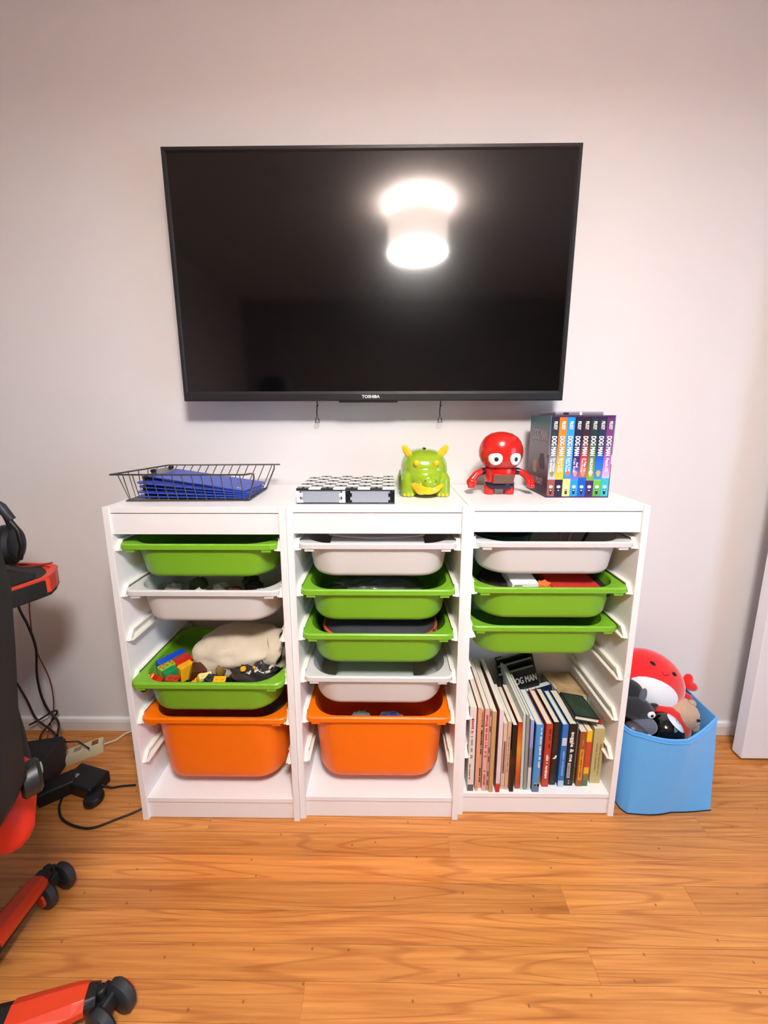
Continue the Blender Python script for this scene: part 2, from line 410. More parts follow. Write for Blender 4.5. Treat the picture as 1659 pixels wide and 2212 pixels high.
# ------------------------------------------------------------------ storage frames
FH, FWD, T = 0.9427, 0.46, 0.0165
FX = [0.0, 0.4607, 0.9220]
FY = [-0.3187, -0.3111, -0.2963]
LV = [0.845 - 0.127*k for k in range(6)]
flabel = ['white storage frame at the left end, under the wire basket', 'middle white storage frame, under the checkered board box', 'white storage frame at the right end with books on its floor']
def runner_mesh(D):
    out = []
    for sgn in (1, -1):
        g = G(); L_ = D - 0.012
        g.prism([(0.004, -0.017), (0.024, 0.009), (L_, 0.009), (L_, -0.017)], 0, sgn*0.003, 'x')
        g.box(min(0, sgn*0.017), max(0, sgn*0.017), 0.006, L_, -0.0185, -0.0155)
        g.box(min(0, sgn*0.013), max(0, sgn*0.013), 0.024, L_, 0.0065, 0.009)
        g.add([(0, 0.004, -0.0185), (sgn*0.010, 0.004, -0.0185), (sgn*0.010, 0.024, 0.009), (0, 0.024, 0.009), (0, 0.008, -0.0185), (sgn*0.010, 0.008, -0.0185), (sgn*0.010, 0.028, 0.009), (0, 0.028, 0.009)],
              [(0,1,2,3),(7,6,5,4),(0,4,5,1),(1,5,6,2),(2,6,7,3),(3,7,4,0)])
        me = mesh('runner', g); me.materials.append(m_run); out.append(me)
    return out
for i in range(3):
    D = -FY[i] - 0.0145
    fr = thing('storage_unit', flabel[i], 'storage unit', (FX[i], FY[i], 0), group='white storage frames along the wall')
    bv = 0.0008
    part('side_panel', G().box(0, T, 0, D, 0, FH), m_frame, fr, bevel=bv); part('side_panel', G().box(FWD-T, FWD, 0, D, 0, FH), m_frame, fr, bevel=bv)
    part('top_panel', G().box(T+0.0002, FWD-T-0.0002, 0.0035, D, 0.9265, FH), m_frame, fr, bevel=bv)
    part('top_rail', G().box(T+0.0002, FWD-T-0.0002, 0.005, 0.021, 0.8705, 0.9240), m_frame, fr, bevel=bv)
    part('bottom_shelf', G().box(T+0.0002, FWD-T-0.0002, 0.0035, D, 0.0590, 0.0730), m_frame, fr, bevel=bv)
    part('kick_rail', G().box(T+0.0002, FWD-T-0.0002, 0.007, 0.023, 0.002, 0.0575), m_frame, fr, bevel=bv)
    part('back_panel', G().box(T, FWD-T, D-0.006, D-0.002, 0.073, 0.926), m_frame, fr)
    rm = runner_mesh(D)
    for z in LV:
        for k, me in enumerate(rm):
            link(bpy.data.objects.new('runner', me), fr).location = (T if k == 0 else FWD-T, 0, z)

# ------------------------------------------------------------------ plastic bins
def bin_parts(h):
    RW, RD, OW, OD = 0.413, 0.272, 0.388, 0.254
    cy = RD/2 + 0.002
    rim = G().loft([rrect(OW, OD, 0.075, -0.0015, 8, 0, cy), rrect(OW+0.01, OD+0.008, 0.074, 0.0, 8, 0, cy), rrect(RW-0.006, RD-0.006, 0.020, 0.0, 8, 0, cy), rrect(RW, RD, 0.022, -0.003, 8, 0, cy),
        rrect(RW, RD, 0.022, -0.0145, 8, 0, cy), rrect(RW-0.005, RD-0.005, 0.020, -0.0145, 8, 0, cy), rrect(RW-0.006, RD-0.006, 0.020, -0.004, 8, 0, cy), rrect(OW+0.001, OD+0.001, 0.075, -0.005, 8, 0, cy)], loop=True)
    for sx in (-1, 1): rim.box(sx*0.176-0.012, sx*0.176+0.012, 0.004, 0.016, -0.022, -0.0046)
    bw, bd = OW*0.93, OD*0.93
    def R(k, z, off=0.0):
        ww = OW + (bw-OW)*k; dd = OD + (bd-OD)*k
        return rrect(ww-2*off, dd-2*off, 0.075-off, z, 8, 0, cy)
    tub = G().loft([R(1, -h+0.004, 0.012), R(1, -h+0.010, 0.004), R(0.85, -h*0.85, 0.0025), R(0, -0.003, 0.0025), R(0, -0.003), R(0.85, -h*0.85), R(0.97, -h+0.010), R(1.0, -h+0.003, 0.004), R(1.0, -h, 0.011)])
    return rim, tub
BINMESH = {}
def make_bin(mat, deep, x, y, z, label, cat='bin'):
    h = 0.214 if deep else 0.099
    key = (mat.name, deep)
    if key not in BINMESH:
        rim, tub = bin_parts(h); t = thing('storage_bin', label, cat, group='plastic bins in the storage frames')
        r_ = part('rim', rim, mat, t, smooth=35); u_ = part('tub', tub, mat, t, smooth=50)
        BINMESH[key] = t
    else:
        t = copy_tree(BINMESH[key]); t['label'] = label
    t.location = (x, y, z); return t
CX = [FX[i] + FWD/2 for i in range(3)]
def bin_at(i, lv, mat, deep, label, dy=0.0, dx=0.0): return make_bin(mat, deep, CX[i]+dx, FY[i]+dy, LV[lv], label)
bin_at(0, 0, m_green, False, 'shallow green bin at the top of the left frame')
bin_at(0, 1, m_whiteb, False, 'shallow white bin of small toys, second in the left frame')
bin_at(0, 3, m_green, False, 'shallow green bin with toy bricks and a cream cloth bag', -0.022)
bin_at(0, 4, m_orange, True, 'deep orange bin in the left frame')
bin_at(1, 0, m_whiteb, False, 'shallow white bin with white paper at the top of the middle frame')
bin_at(1, 1, m_green, False, 'shallow green bin directly under the white paper bin, middle frame')
bin_at(1, 2, m_green, False, 'shallow green bin holding a dark pouch with orange piping')
bin_at(1, 3, m_whiteb, False, 'shallow white bin just above the deep orange bin, middle frame')
bin_at(1, 4, m_orange, True, 'deep orange bin in the middle frame')
bin_at(2, 0, m_whiteb, False, 'shallow white bin at the top of the right frame')
bin_at(2, 1, m_green, False, 'shallow green bin holding a red pouch, right frame')
bin_at(2, 2, m_green, False, 'shallow green bin right above the books, pushed further in', 0.006+0.02)

# ------------------------------------------------------------------ things inside the bins
def lumpy(seed, amt, k=3.0):
    from mathutils import noise
    o = Vector((seed*7.3, seed*3.1, seed*1.7))
    return lambda d: 1 + amt*noise.noise(d*k + o) + amt*0.5*noise.noise(d*k*2.3 + o)
def blob(name, c, r, mat, label, cat, group=None, seed=1, amt=0.15, rot=(0,0,0), k=3.0, nu=28, nv=18):
    o = part(name, G().ell((0,0,0), r, nu, nv, fn=lumpy(seed, amt, k)), mat, loc=c, rot=rot, smooth=180)
    return tag(o, label, cat, group)
# left frame, white bin: small toys
zt = LV[1]
toyc = [((0.10,-0.22), (200,196,190)), ((0.15,-0.18), (92,110,70)), ((0.19,-0.25), (215,212,208)), ((0.235,-0.21), (225,222,220)), ((0.28,-0.24), (110,40,44)), ((0.325,-0.20), (60,58,60)), ((0.36,-0.25), (190,186,182)), ((0.13,-0.26), (140,132,124)), ((0.30,-0.16), (84,92,100))]
tnames = ['pale grey soft toy at the left in the upper white bin', 'olive green soft toy in the upper white bin', 'off-white soft toy at the front of the upper white bin', 'white soft toy in the middle of the upper white bin', 'dark red soft toy in the upper white bin', 'charcoal soft toy at the right of the upper white bin', 'light grey soft toy at the right front of the upper white bin', 'brownish grey soft toy at the left front of the upper white bin', 'slate grey soft toy at the back of the upper white bin']
for i, ((x, y), c) in enumerate(toyc):
    blob('small_toy', (x, y, zt-0.048), (0.026, 0.022, 0.020), M('toy_tone_%d' % i, c, 0.6), tnames[i], 'toy', 'small toys in the upper white bin', i+1, 0.3)
# left frame, open green bin: cloth bag, bricks
zb = LV[3]
m_cloth = M('cream_cotton', (216, 200, 176), 0.95, bump=0.35, bscale=420, var=0.04, vscale=18, sheen=0.3)
from mathutils import noise as _n
def bagfn(d):
    q = 1 + 0.12*_n.noise(d*2.2 + Vector((3,1,8))) + 0.05*_n.noise(Vector((d.x*9, d.y*3, d.z*7)))
    return q * (1.0/(abs(d.x)**4 + abs(d.y)**4 + abs(d.z)**3 + 1e-6))**0.16
bag = thing('cloth_bag', 'crumpled cream cotton bag lying on the toy bricks', 'bag', (0.268, -0.185, zb-0.052), (0, math.radians(-6), math.radians(-8)))
part('body', G().ell((0, 0, 0.052), (0.128, 0.088, 0.062), 56, 36, fn=bagfn), m_cloth, bag, smooth=180)
hem = [Vector((0.118+0.012*math.sin(t*3), 0.058*math.cos(t), 0.055+0.046*math.sin(t))) for t in [2*math.pi*k/36 for k in range(36)]]
part('hem', G().loft([[p + Vector((dx, 0, 0)) + (Vector((0, p.y, p.z-0.055))*s) for p in hem] for dx, s in ((-0.004, 0.06), (0.030, 0.10), (0.034, 0.0), (0.0, -0.05))], loop=True), m_cloth, bag, smooth=60)
part('drawstring', G().tube([(0.128, -0.055, 0.05), (0.138, -0.062, 0.03), (0.134, -0.060, 0.006), (0.145, -0.045, -0.004)], 0.0022, 6), m_cloth, bag, smooth=60)
def brick_geo(nx, ny, u=0.0205, h=0.0245, sr=0.0062, sh=0.0055):
    b = G().box(-nx*u/2, nx*u/2, -ny*u/2, ny*u/2, 0, h)
    s_ = []
    for i in range(nx):
        for j in range(ny):
            s_.append(G().lathe([(0.0, h+sh), (sr, h+sh), (sr, h)], 14, ((i-(nx-1)/2)*u, (j-(ny-1)/2)*u, 0)))
    return b, s_
def brick(nx, ny, mat, label, loc, rot, u=0.0205, h=0.0245, extra=None):
    t = thing('toy_brick', label, 'toy brick', loc, rot, 'toy bricks in the open green bin')
    b, ss = brick_geo(nx, ny, u, h); part('body', b, mat, t, bevel=0.0012)
    me = None
    for g in ss:
        if me is None: o = part('stud', g, mat, t, smooth=40); me = o
        else: part('stud', g, mat, t, smooth=40)
    return t
P_ = lambda n, c: M(n, c, 0.28)
pb, pr, prd, py_, pl, pg = P_('brick_blue', (14, 76, 196)), P_('brick_red', (206, 32, 20)), P_('brick_brick_red', (176, 58, 30)), P_('brick_yellow', (244, 176, 22)), P_('brick_lime', (150, 186, 40)), P_('brick_green', (16, 140, 80))
# a cluster of joined bricks lying on their sides
CA = math.radians(-35); CO = Vector((0.083, -0.262, zb-0.044))
H90 = math.radians(90)
def cluster_brick(mat, label, a0, a1, b0, b1, top=0.044, stud_side=None):
    t = thing('toy_brick', label, 'toy brick', CO, (0, 0, CA), 'toy bricks in the open green bin')
    part('body', G().box(a0, a1, b0, b1, 0.0, top), mat, t, bevel=0.0012)
    for k in range(2):
        z = top*(0.27+0.46*k)
        if stud_side == 'a': g = G().cyl((a1, (b0+b1)/2, z), (a1+0.005, (b0+b1)/2, z), 0.006, n=14)
        else: g = G().cyl(((a0+a1)/2, b1, z), ((a0+a1)/2, b1+0.004, z), 0.006, n=14)
        part('stud', g, mat, t, smooth=40)
    return t
cluster_brick(pb, 'blue toy brick at the back left of the brick cluster', -0.041, -0.0135, -0.014, 0.062, 0.046)
cluster_brick(prd, 'brick-red toy brick joined beside the blue brick', -0.0130, 0.0085, 0.0205, 0.062, 0.045)
cluster_brick(pr, 'bright red toy brick next to the yellow one in the cluster', 0.0090, 0.0275, 0.0165, 0.058)
cluster_brick(py_, 'yellow toy brick at the right of the cluster', 0.0280, 0.052, 0.0125, 0.050, 0.043)
cluster_brick(pg, 'green toy brick with a side stud at the front of the cluster', 0.0140, 0.037, -0.022, 0.0110, 0.043, 'a')
lime = cluster_brick(pl, 'lime toy brick printed with red strawberries', -0.0130, 0.0135, -0.022, 0.0195)
for x, y in ((-0.006, 0.011), (0.006, 0.013), (0.003, -0.001), (-0.006, -0.006), (0.008, -0.013), (-0.003, -0.016)):
    part('strawberry_print', G().prism([(x+0.0032*math.cos(a)*(1-0.25*math.sin(a)), y+0.0042*math.sin(a)) for a in [2*math.pi*k/10 for k in range(10)]], 0.0438, 0.0443), M('strawberry', (200, 40, 30), 0.35), lime)
def simple(name, g, mat, label, cat, loc, rot=(0,0,0), group=None, **kw): return tag(part(name, g, mat, loc=loc, rot=rot, **kw), label, cat, group)
simple('roof_piece', G().prism([(-0.03, 0), (0.03, 0), (0.03, 0.03), (0.012, 0.04), (-0.03, 0.006)], -0.02, 0.02, 'y'), M('slate_blue_plastic', (50, 58, 72), 0.45), 'slate-blue sloped toy piece at the left of the brick bin', 'toy', (0.045, -0.225, zb-0.052), (0, 0, 0.5), bevel=0.001)
car = thing('toy_car', 'small red toy car with yellow marks at the bin front', 'toy car', (0.062, -0.302, zb-0.040), (0, 0, 0.25))
part('body', G().prism([(-0.026, 0.006), (0.026, 0.006), (0.028, 0.02), (0.012, 0.022), (0.006, 0.034), (-0.016, 0.034), (-0.026, 0.022)], -0.013, 0.013, 'y'), pr, car, bevel=0.002)
for x in (-0.016, 0.016):
    for s in (-1, 1): part('wheel', G().cyl((x, s*0.011, 0.007), (x, s*0.016, 0.007), 0.007, n=16), m_black, car, smooth=40)
for x in (-0.008, 0.003): part('stripe', G().box(x-0.003, x+0.003, -0.008, 0.008, 0.0340, 0.0346), py_, car)
simple('toy_brick', G().box(-0.02, 0.02, -0.017, 0.017, 0, 0.045), M('brick_brown', (74, 38, 20), 0.35), 'dark brown tall toy brick in the open green bin', 'toy brick', (0.163, -0.262, zb-0.045), (0.25, 0.30, 0.5), 'toy bricks in the open green bin', bevel=0.0015)
fig = thing('toy_figure', 'small yellow toy figure tilted against the brown brick', 'toy figure', (0.178, -0.285, zb-0.052), (0.3, 0.35, 0.4))
part('body', G().prism([(-0.016, 0), (0.016, 0), (0.013, 0.026), (-0.013, 0.026)], -0.009, 0.009, 'y'), py_, fig, bevel=0.002)
part('head', G().lathe([(0.0, 0.026), (0.010, 0.027), (0.011, 0.032), (0.011, 0.042), (0.009, 0.045), (0.0, 0.045)], 18), py_, fig, smooth=50)
for s in (-1, 1): part('arm', G().tube([(s*0.014, 0, 0.022), (s*0.020, -0.003, 0.015), (s*0.021, -0.009, 0.009)], 0.0042, 8), py_, fig, smooth=60)
for i, (x, y, a, m_, lb) in enumerate(((0.205, -0.290, 0.6, M('pale_yellow_plastic', (236, 222, 150), 0.4), 'pale yellow slope toy piece beside the figure'), (0.228, -0.300, -0.3, m_dark, 'dark grey toy plate at the bin front'),
        (0.252, -0.304, 0.2, py_, 'small flat yellow toy plate at the bin front'), (0.120, -0.300, 0.1, prd, 'brick-red flat toy plate at the front of the bin'))):
    simple('toy_plate', G().box(-0.016, 0.016, -0.010, 0.010, 0, 0.009).lathe([(0,0.013),(0.004,0.013),(0.004,0.009)], 10, (-0.008,0,0)).lathe([(0,0.013),(0.004,0.013),(0.004,0.009)], 10, (0.008,0,0)), m_, lb, 'toy', (x, y, zb-0.020), (0.2, 0.15, a))
simple('gold_coin', G().lathe([(0, 0.002), (0.015, 0.002), (0.016, 0.001), (0.016, -0.001), (0.015, -0.002), (0, -0.002)], 28), M('gold_metal', (150, 104, 40), 0.35, 0.8), 'round gold coin standing on edge among the bricks', 'coin', (0.243, -0.270, zb-0.010), (1.2, 0.35, 0.7), smooth=40)
bagp = thing('parts_bag', 'dark see-through bag of loose parts with two yellow studs', 'bag', (0.335, -0.268, zb-0.066))
part('body', G().ell((0, 0, 0.038), (0.068, 0.036, 0.042), 32, 20, fn=lumpy(5, 0.35, 4)), M('smoky_bag', (50, 46, 44), 0.22), bagp, smooth=180)
for x, y in ((-0.020, -0.024), (0.012, -0.018)): part('stud', G().lathe([(0,0.006),(0.007,0.006),(0.008,0),(0,0)], 14, (x, y, 0.074)), py_, bagp, smooth=40)
rr_ = random.Random(4)
for k in range(9):
    x = 0.0+rr_.uniform(-0.02, 0.06); y = rr_.uniform(-0.03, 0.0)
    part('loose_part', G().box(-0.006, 0.006, -0.0025, 0.0025, -0.002, 0.002), M('bone_plastic', (204, 200, 190), 0.4), bagp, loc=(x, y, 0.070+rr_.uniform(-0.006, 0.004)), rot=(rr_.uniform(-.5,.5), rr_.uniform(-.5,.5), rr_.uniform(0, 3)))
for i, (x, y) in enumerate(((0.10, -0.20), (0.19, -0.23), (0.14, -0.17), (0.21, -0.27), (0.30, -0.29))):
    c_ = (m_dark, prd, py_, pb, M('brick_grey', (120, 120, 122), 0.4))[i]
    nm = ('dark grey', 'brick-red', 'yellow', 'blue', 'mid grey')[i]
    simple('toy_brick', G().box(-0.014, 0.014, -0.010, 0.010, -0.008, 0.008), c_, '%s loose brick low in the open green bin' % nm, 'toy brick', (x, y, zb-0.080), (0, 0, rr_.uniform(0, 3)), 'toy bricks in the open green bin', bevel=0.001)
# orange bins
simple('card', G().box(-0.035, 0.035, -0.001, 0.001, 0, 0.14), M('grey_card', (150, 140, 128), 0.8), 'grey-beige card standing in the left orange bin', 'card', (0.355, -0.20, LV[4]-0.165), (-0.35, 0, 0.1))
blob('soft_ball', (0.635, -0.235, LV[4]-0.085), (0.034, 0.03, 0.032), M('grey_fleece', (120, 124, 120), 0.95, bump=0.6, bscale=300, sheen=0.5), 'grey fuzzy toy in the middle orange bin', 'toy', seed=2, amt=0.2)
blob('soft_toy', (0.725, -0.235, LV[4]-0.086), (0.045, 0.03, 0.030), M('blue_fleece', (24, 52, 140), 0.95, bump=0.6, bscale=300, sheen=0.5), 'blue fuzzy toy in the middle orange bin', 'toy', seed=6, amt=0.2)
# middle frame: paper, clear bag, pouch, papers
g = G()
for k in range(6): g.box(-0.125+0.002*(k % 2), 0.125, -0.09, 0.09, 0.006*k, 0.006*k+0.0056)
paper = thing('paper_stack', 'stack of white paper in the top white bin', 'paper', (CX[1]-0.002, -0.185, LV[0]-0.033), (0.10, 0, 0))
part('sheets', g, m_whitep, paper)
nn = 14
part('top_sheet', G().loft([[Vector((-0.125+0.25*k/nn, -0.098+j*0.19, 0.038+0.030*(1-j)*(0.4+0.6*(k/nn-0.5)**2*2) + 0.012*j + (0.0006 if q else 0))) for j, q in ((0,0),(0.5,0),(1,0),(1,1),(0.5,1),(0,1))] for k in range(nn+1)]), m_whitep, paper)
blob('plastic_bag', (CX[1]+0.0, -0.19, LV[1]-0.050), (0.125, 0.085, 0.026), M('clear_film', (120, 122, 120), 0.18, spec=0.8), 'crinkled clear plastic bag in the upper green bin, middle frame', 'bag', seed=9, amt=0.3, k=5.0, nu=48, nv=28)
pouch = thing('pouch', 'charcoal pouch with orange piping and zip in a green bin', 'pouch', (CX[1]+0.004, FY[1]+0.14, LV[2]-0.088))
part('body', G().loft([rrect(0.305, 0.20, 0.07, 0.0, 8), rrect(0.325, 0.215, 0.075, 0.05, 8), rrect(0.320, 0.21, 0.075, 0.068, 8), rrect(0.285, 0.18, 0.06, 0.080, 8), rrect(0.20, 0.11, 0.05, 0.085, 8)]), M('charcoal_fabric', (58, 58, 64), 0.9, bump=0.4, bscale=500), pouch, smooth=60)
part('piping', G().tube(rrect(0.328, 0.218, 0.075, 0.062, 8), 0.0045, 8, closed=True), M('orange_piping', (212, 92, 44), 0.6), pouch, smooth=60)
part('zip_pull', G().tube([(0.150, -0.085, 0.072), (0.158, -0.092, 0.076), (0.160, -0.098, 0.070)], 0.0022, 6), M('zip_metal', (190, 188, 180), 0.3, 0.9), pouch)
g = G()
for k in range(4): g.box(-0.115+0.004*k, 0.115-0.002*k, -0.09, 0.09, 0.004*k, 0.004*k+0.0036)
tag(part('paper_stack', g, M('pale_grey_paper', (196, 200, 196), 0.7), loc=(CX[1]-0.012, -0.18, LV[3]-0.060)), 'flat pale sheets in the lower white bin of the middle frame', 'paper')
# right frame: green bowl, sticks; red pouch, card
bw = thing('green_bowl', 'dark green round tub inside the top white bin, right frame', 'tub', (CX[2]-0.105, -0.17, LV[0]-0.085))
part('body', G().lathe([(0.0, 0.0), (0.06, 0.0), (0.085, 0.075), (0.088, 0.084), (0.083, 0.084), (0.058, 0.006), (0.0, 0.006)], 36), M('dark_green_plastic', (10, 66, 48), 0.35), bw, smooth=40)
for i, (x, c, lb) in enumerate(((CX[2]+0.045, (206, 150, 140), 'pink stick standing in the top white bin'), (CX[2]+0.062, (214, 170, 160), 'pale pink stick beside the other in the white bin'), (CX[2]+0.095, (26, 24, 26), 'black stick leaning in the top white bin'))):
    simple('stick', G().cyl((0,0,0), (0.012, 0.0, 0.10), 0.004, 0.0035), M('stick_%d' % i, c, 0.5), lb, 'stick', (x, -0.20, LV[0]-0.092), (0.05*i, 0.1*i, 0), smooth=40)
rp = thing('red_pouch', 'flat red fabric pouch with black edge in a green bin', 'pouch', (CX[2]+0.088, -0.20, LV[1]-0.030), (math.radians(7), 0.02, math.radians(5)))
part('body', G().loft([rrect(0.150, 0.13, 0.012, 0.0, 4), rrect(0.156, 0.136, 0.014, 0.010, 4), rrect(0.150, 0.13, 0.012, 0.021, 4)]), M('red_fabric', (200, 40, 28), 0.85, bump=0.4, bscale=600), rp, smooth=50)
part('edge_band', G().box(0.058, 0.080, -0.072, 0.066, -0.001, 0.0222), m_blackm, rp, bevel=0.004)
cd_ = thing('card_box', 'white card box with black lettering in the green bin', 'box', (CX[2]-0.062, -0.258, LV[1]-0.035), (0.12, 0, 0.03))
part('body', G().box(-0.036, 0.036, -0.006, 0.10, 0, 0.036), m_whitep, cd_, bevel=0.0008)
text('WALA', 0.024, 0.008, (0.016, -0.006, 0.029), (-1,0,0.0), (0,0,-1), m_blackm, cd_, th=-0.0006)
for k in range(3): part('print_line', G().box(-0.030, -0.008, -0.0064, -0.0058, 0.024+0.003*k, 0.0252+0.003*k), m_dark, cd_)
blob('crumpled_wrapper', (CX[2]-0.008, -0.252, LV[1]-0.015), (0.020, 0.014, 0.016), M('orange_foil', (222, 110, 50), 0.4), 'orange and white crumpled wrapper next to the card box', 'wrapper', seed=11, amt=0.4, k=4)
blob('dark_cloth', (CX[2]-0.09, -0.17, LV[1]-0.040), (0.075, 0.08, 0.030), M('brown_cloth', (46, 34, 28), 0.95), 'dark brown cloth heap at the left of the green bin', 'cloth', seed=3, amt=0.3)

# ------------------------------------------------------------------ books on the floor of the right frame
S0 = 0.0731
def book(name, x0, x1, y, h, dep, cover, label, pages=m_page, hard=False, lean=0.0, group='books standing on the right frame floor', spine=None):
    wd = x1 - x0 - 0.0004
    t = thing(name, label, 'book', ((x0+x1)/2, y, S0), (0, lean, 0), group)
    ct = 0.0022 if hard else 0.0006; ov = 0.003 if hard else 0.0
    ct = min(ct, wd*0.2)
    g = G().box(-wd/2, -wd/2+ct, 0, dep, 0, h).box(wd/2-ct, wd/2, 0, dep, 0, h).box(-wd/2+ct, wd/2-ct, 0, ct, 0, h)
    part('cover', g, cover, t, bevel=min(0.0008, wd*0.15) if hard else 0)
    part('pages', G().box(-wd/2+ct, wd/2-ct, ct, dep-ov-0.0005, ov, h-ov-0.0002), pages, t)
    return t
def sp_text(t, s, cz, L_, hgt, mat, dx=0.0, bold=0.0): return text(s, L_, hgt, (dx, 0, cz), (0,0,-1), (1,0,0), mat, t, bold)
def sp_marks(t, cz, L_, hgt, mat, dx=0.0, seed=1):
    # print too small to read in the photograph: a run of uneven strokes
    r_ = random.Random(seed*17+3); g = G(); z = cz + L_/2
    while z > cz - L_/2 + 0.002:
        l = hgt*r_.uniform(0.35, 0.75); a_ = hgt*r_.uniform(0.30, 0.50); o_ = hgt*r_.uniform(-0.08, 0.08)
        if r_.random() > 0.16: g.box(dx+o_-a_, dx+o_+a_, -0.0003, 0.0004, max(z-l, cz-L_/2), z)
        z -= l + hgt*0.22
    return part('spine_print', g, mat, t)
def sp_band(t, z0, z1, hw_, mat, dx=0.0): return part('spine_print', G().box(dx-hw_, dx+hw_, -0.0003, 0.0005, z0, z1), mat, t)
C = lambda n, c, r=0.5: M('cover_'+n, c, r)
ink, redink, wink = M('ink_black', (28, 26, 26), 0.6), M('ink_red', (176, 40, 40), 0.6), M('ink_white', (238, 236, 232), 0.6)
gb = book('book', 0.951, 0.969, -0.288, 0.281, 0.235, C('offwhite', (228, 216, 208)), 'tall off-white book with red and grey spine lettering, first on the left')
sp_marks(gb, 0.215, 0.06, 0.008, redink, -0.001, seed=1); sp_marks(gb, 0.145, 0.065, 0.007, M('ink_grey', (130,128,126), 0.6), -0.001, seed=2); sp_marks(gb, 0.065, 0.06, 0.003, ink, -0.004, seed=3); sp_band(gb, 0.002, 0.024, 0.0085, M('ink_grey2', (98,96,96), 0.6))
b2 = book('book', 0.9735, 0.9835, -0.286, 0.278, 0.23, C('peach', (226, 160, 128)), 'slim peach-coloured book second from the left')
sp_marks(b2, 0.012, 0.006, 0.003, redink, 0.0, seed=4)
b3 = book('book', 0.9845, 0.9925, -0.278, 0.266, 0.22, C('tan', (206, 172, 138)), 'slim tan book with heavy black spine lettering')
sp_marks(b3, 0.165, 0.10, 0.005, ink, 0, seed=5); sp_marks(b3, 0.235, 0.045, 0.004, M('ink_ochre', (150,112,70), 0.6), 0.0, seed=6); sp_marks(b3, 0.045, 0.05, 0.004, ink, 0.0, seed=7)
b4 = book('book', 0.9935, 1.006, -0.286, 0.275, 0.23, C('pink', (226, 172, 158)), 'pink book with dark red spine lettering')
sp_marks(b4, 0.185, 0.14, 0.006, redink, 0, seed=8); sp_marks(b4, 0.045, 0.05, 0.006, redink, 0.0, seed=9)
b5 = book('book', 1.0068, 1.0128, -0.286, 0.275, 0.22, C('rose', (214, 168, 156)), 'very thin rose book with short black spine marks')
for z in (0.25, 0.20, 0.13, 0.10, 0.05, 0.02): sp_band(b5, z, z+0.018, 0.0012, ink)
b6 = book('book', 1.0135, 1.0255, -0.290, 0.270, 0.225, C('ochre', (196, 158, 108)), 'ochre-brown plain book left of the red patterned one')
b7 = book('book', 1.0335, 1.0455, -0.290, 0.275, 0.225, zgrad('cover_rosewhite', [(0.0, (196, 40, 30)), (0.10, (200, 60, 44)), (0.12, (226, 208, 212)), (1.0, (230, 214, 218))], 2, 0, 0.275), 'white-spined picture book with a dusky pink patterned side and red foot')
part('side_print', G().box(-0.00585, -0.0057, 0.004, 0.22, 0.005, 0.27), M('dusky_pink_print', (150, 92, 92), 0.5, var=0.5, vscale=60), b7)
b8 = book('book', 1.0505, 1.0612, -0.281, 0.224, 0.15, C('beige', (222, 190, 164)), 'beige paperback with a red-brown spine panel')
sp_band(b8, 0.055, 0.165, 0.003, M('ink_terracotta', (176, 110, 88), 0.6)); sp_marks(b8, 0.11, 0.10, 0.003, wink, 0, seed=10); sp_marks(b8, 0.012, 0.004, 0.004, ink, 0.0, seed=11)
b9 = book('book', 1.062, 1.0722, -0.282, 0.230, 0.15, C('beige2', (216, 182, 156)), 'slightly taller beige paperback beside the first beige one')
sp_marks(b9, 0.12, 0.12, 0.003, M('ink_brown', (140,100,84), 0.6), 0.0, seed=12); sp_marks(b9, 0.012, 0.004, 0.004, ink, 0.0, seed=13)
b10 = book('book', 1.0745, 1.0865, -0.288, 0.225, 0.15, zgrad('cover_blackorange', [(0.0, (20, 18, 18)), (0.40, (24, 20, 20)), (0.46, (70, 26, 30)), (0.55, (18, 16, 16)), (1.0, (16, 14, 14))], 2, 0, 0.225), 'black paperback with an orange picture low on its side')
part('side_print', G().box(-0.00585, -0.0057, 0.003, 0.05, 0.01, 0.135), M('orange_print', (190, 120, 52), 0.5, var=0.3, vscale=40), b10)
b11 = book('book', 1.094, 1.107, -0.279, 0.226, 0.15, zgrad('cover_fire', [(0.0, (176, 60, 24)), (0.25, (196, 84, 28)), (0.6, (230, 150, 44)), (0.85, (214, 96, 28)), (1.0, (190, 48, 22))], 2, 0, 0.226), 'orange book shading from yellow to red', lean=-0.01)
b12 = book('book', 1.1085, 1.1165, -0.282, 0.258, 0.22, C('greywhite', (206, 208, 202)), 'thin tall grey-white hardback between orange and grey books', hard=True, lean=-0.02)
b13 = book('book', 1.1175, 1.1275, -0.282, 0.252, 0.22, C('silver', (146, 152, 146)), 'tall silver-grey hardback right of the orange book', hard=True, lean=-0.018)
b14 = book('book', 1.129, 1.1385, -0.283, 0.236, 0.20, zgrad('cover_lilac', [(0.0, (222, 214, 210)), (0.33, (224, 216, 212)), (0.34, (128, 116, 134)), (0.60, (134, 124, 150)), (0.62, (150, 150, 206)), (1.0, (164, 166, 222))], 2, 0, 0.236), 'lilac and white thin book left of the tall blue one', lean=-0.012)
b15 = book('book', 1.1405, 1.1615, -0.288, 0.226, 0.145, C('skyblue', (70, 146, 214), 0.35), 'bright blue hardback with white lettering beside the red book', hard=True)
part('side_print', G().box(-0.01045, -0.01035, 0.004, 0.195, 0.002, 0.224), M('teal_print', (20, 86, 96), 0.45), b15)
sp_marks(b15, 0.135, 0.105, 0.006, wink, 0.005, seed=14); sp_marks(b15, 0.205, 0.022, 0.004, wink, 0.005, seed=15); sp_band(b15, 0.0, 0.028, 0.0095, M('ink_slate', (104, 124, 150), 0.5)); sp_marks(b15, 0.024, 0.010, 0.006, wink, -0.002, seed=16); sp_band(b15, 0.02, 0.052, 0.003, M('ink_olive', (140, 140, 80), 0.5), 0.0075)
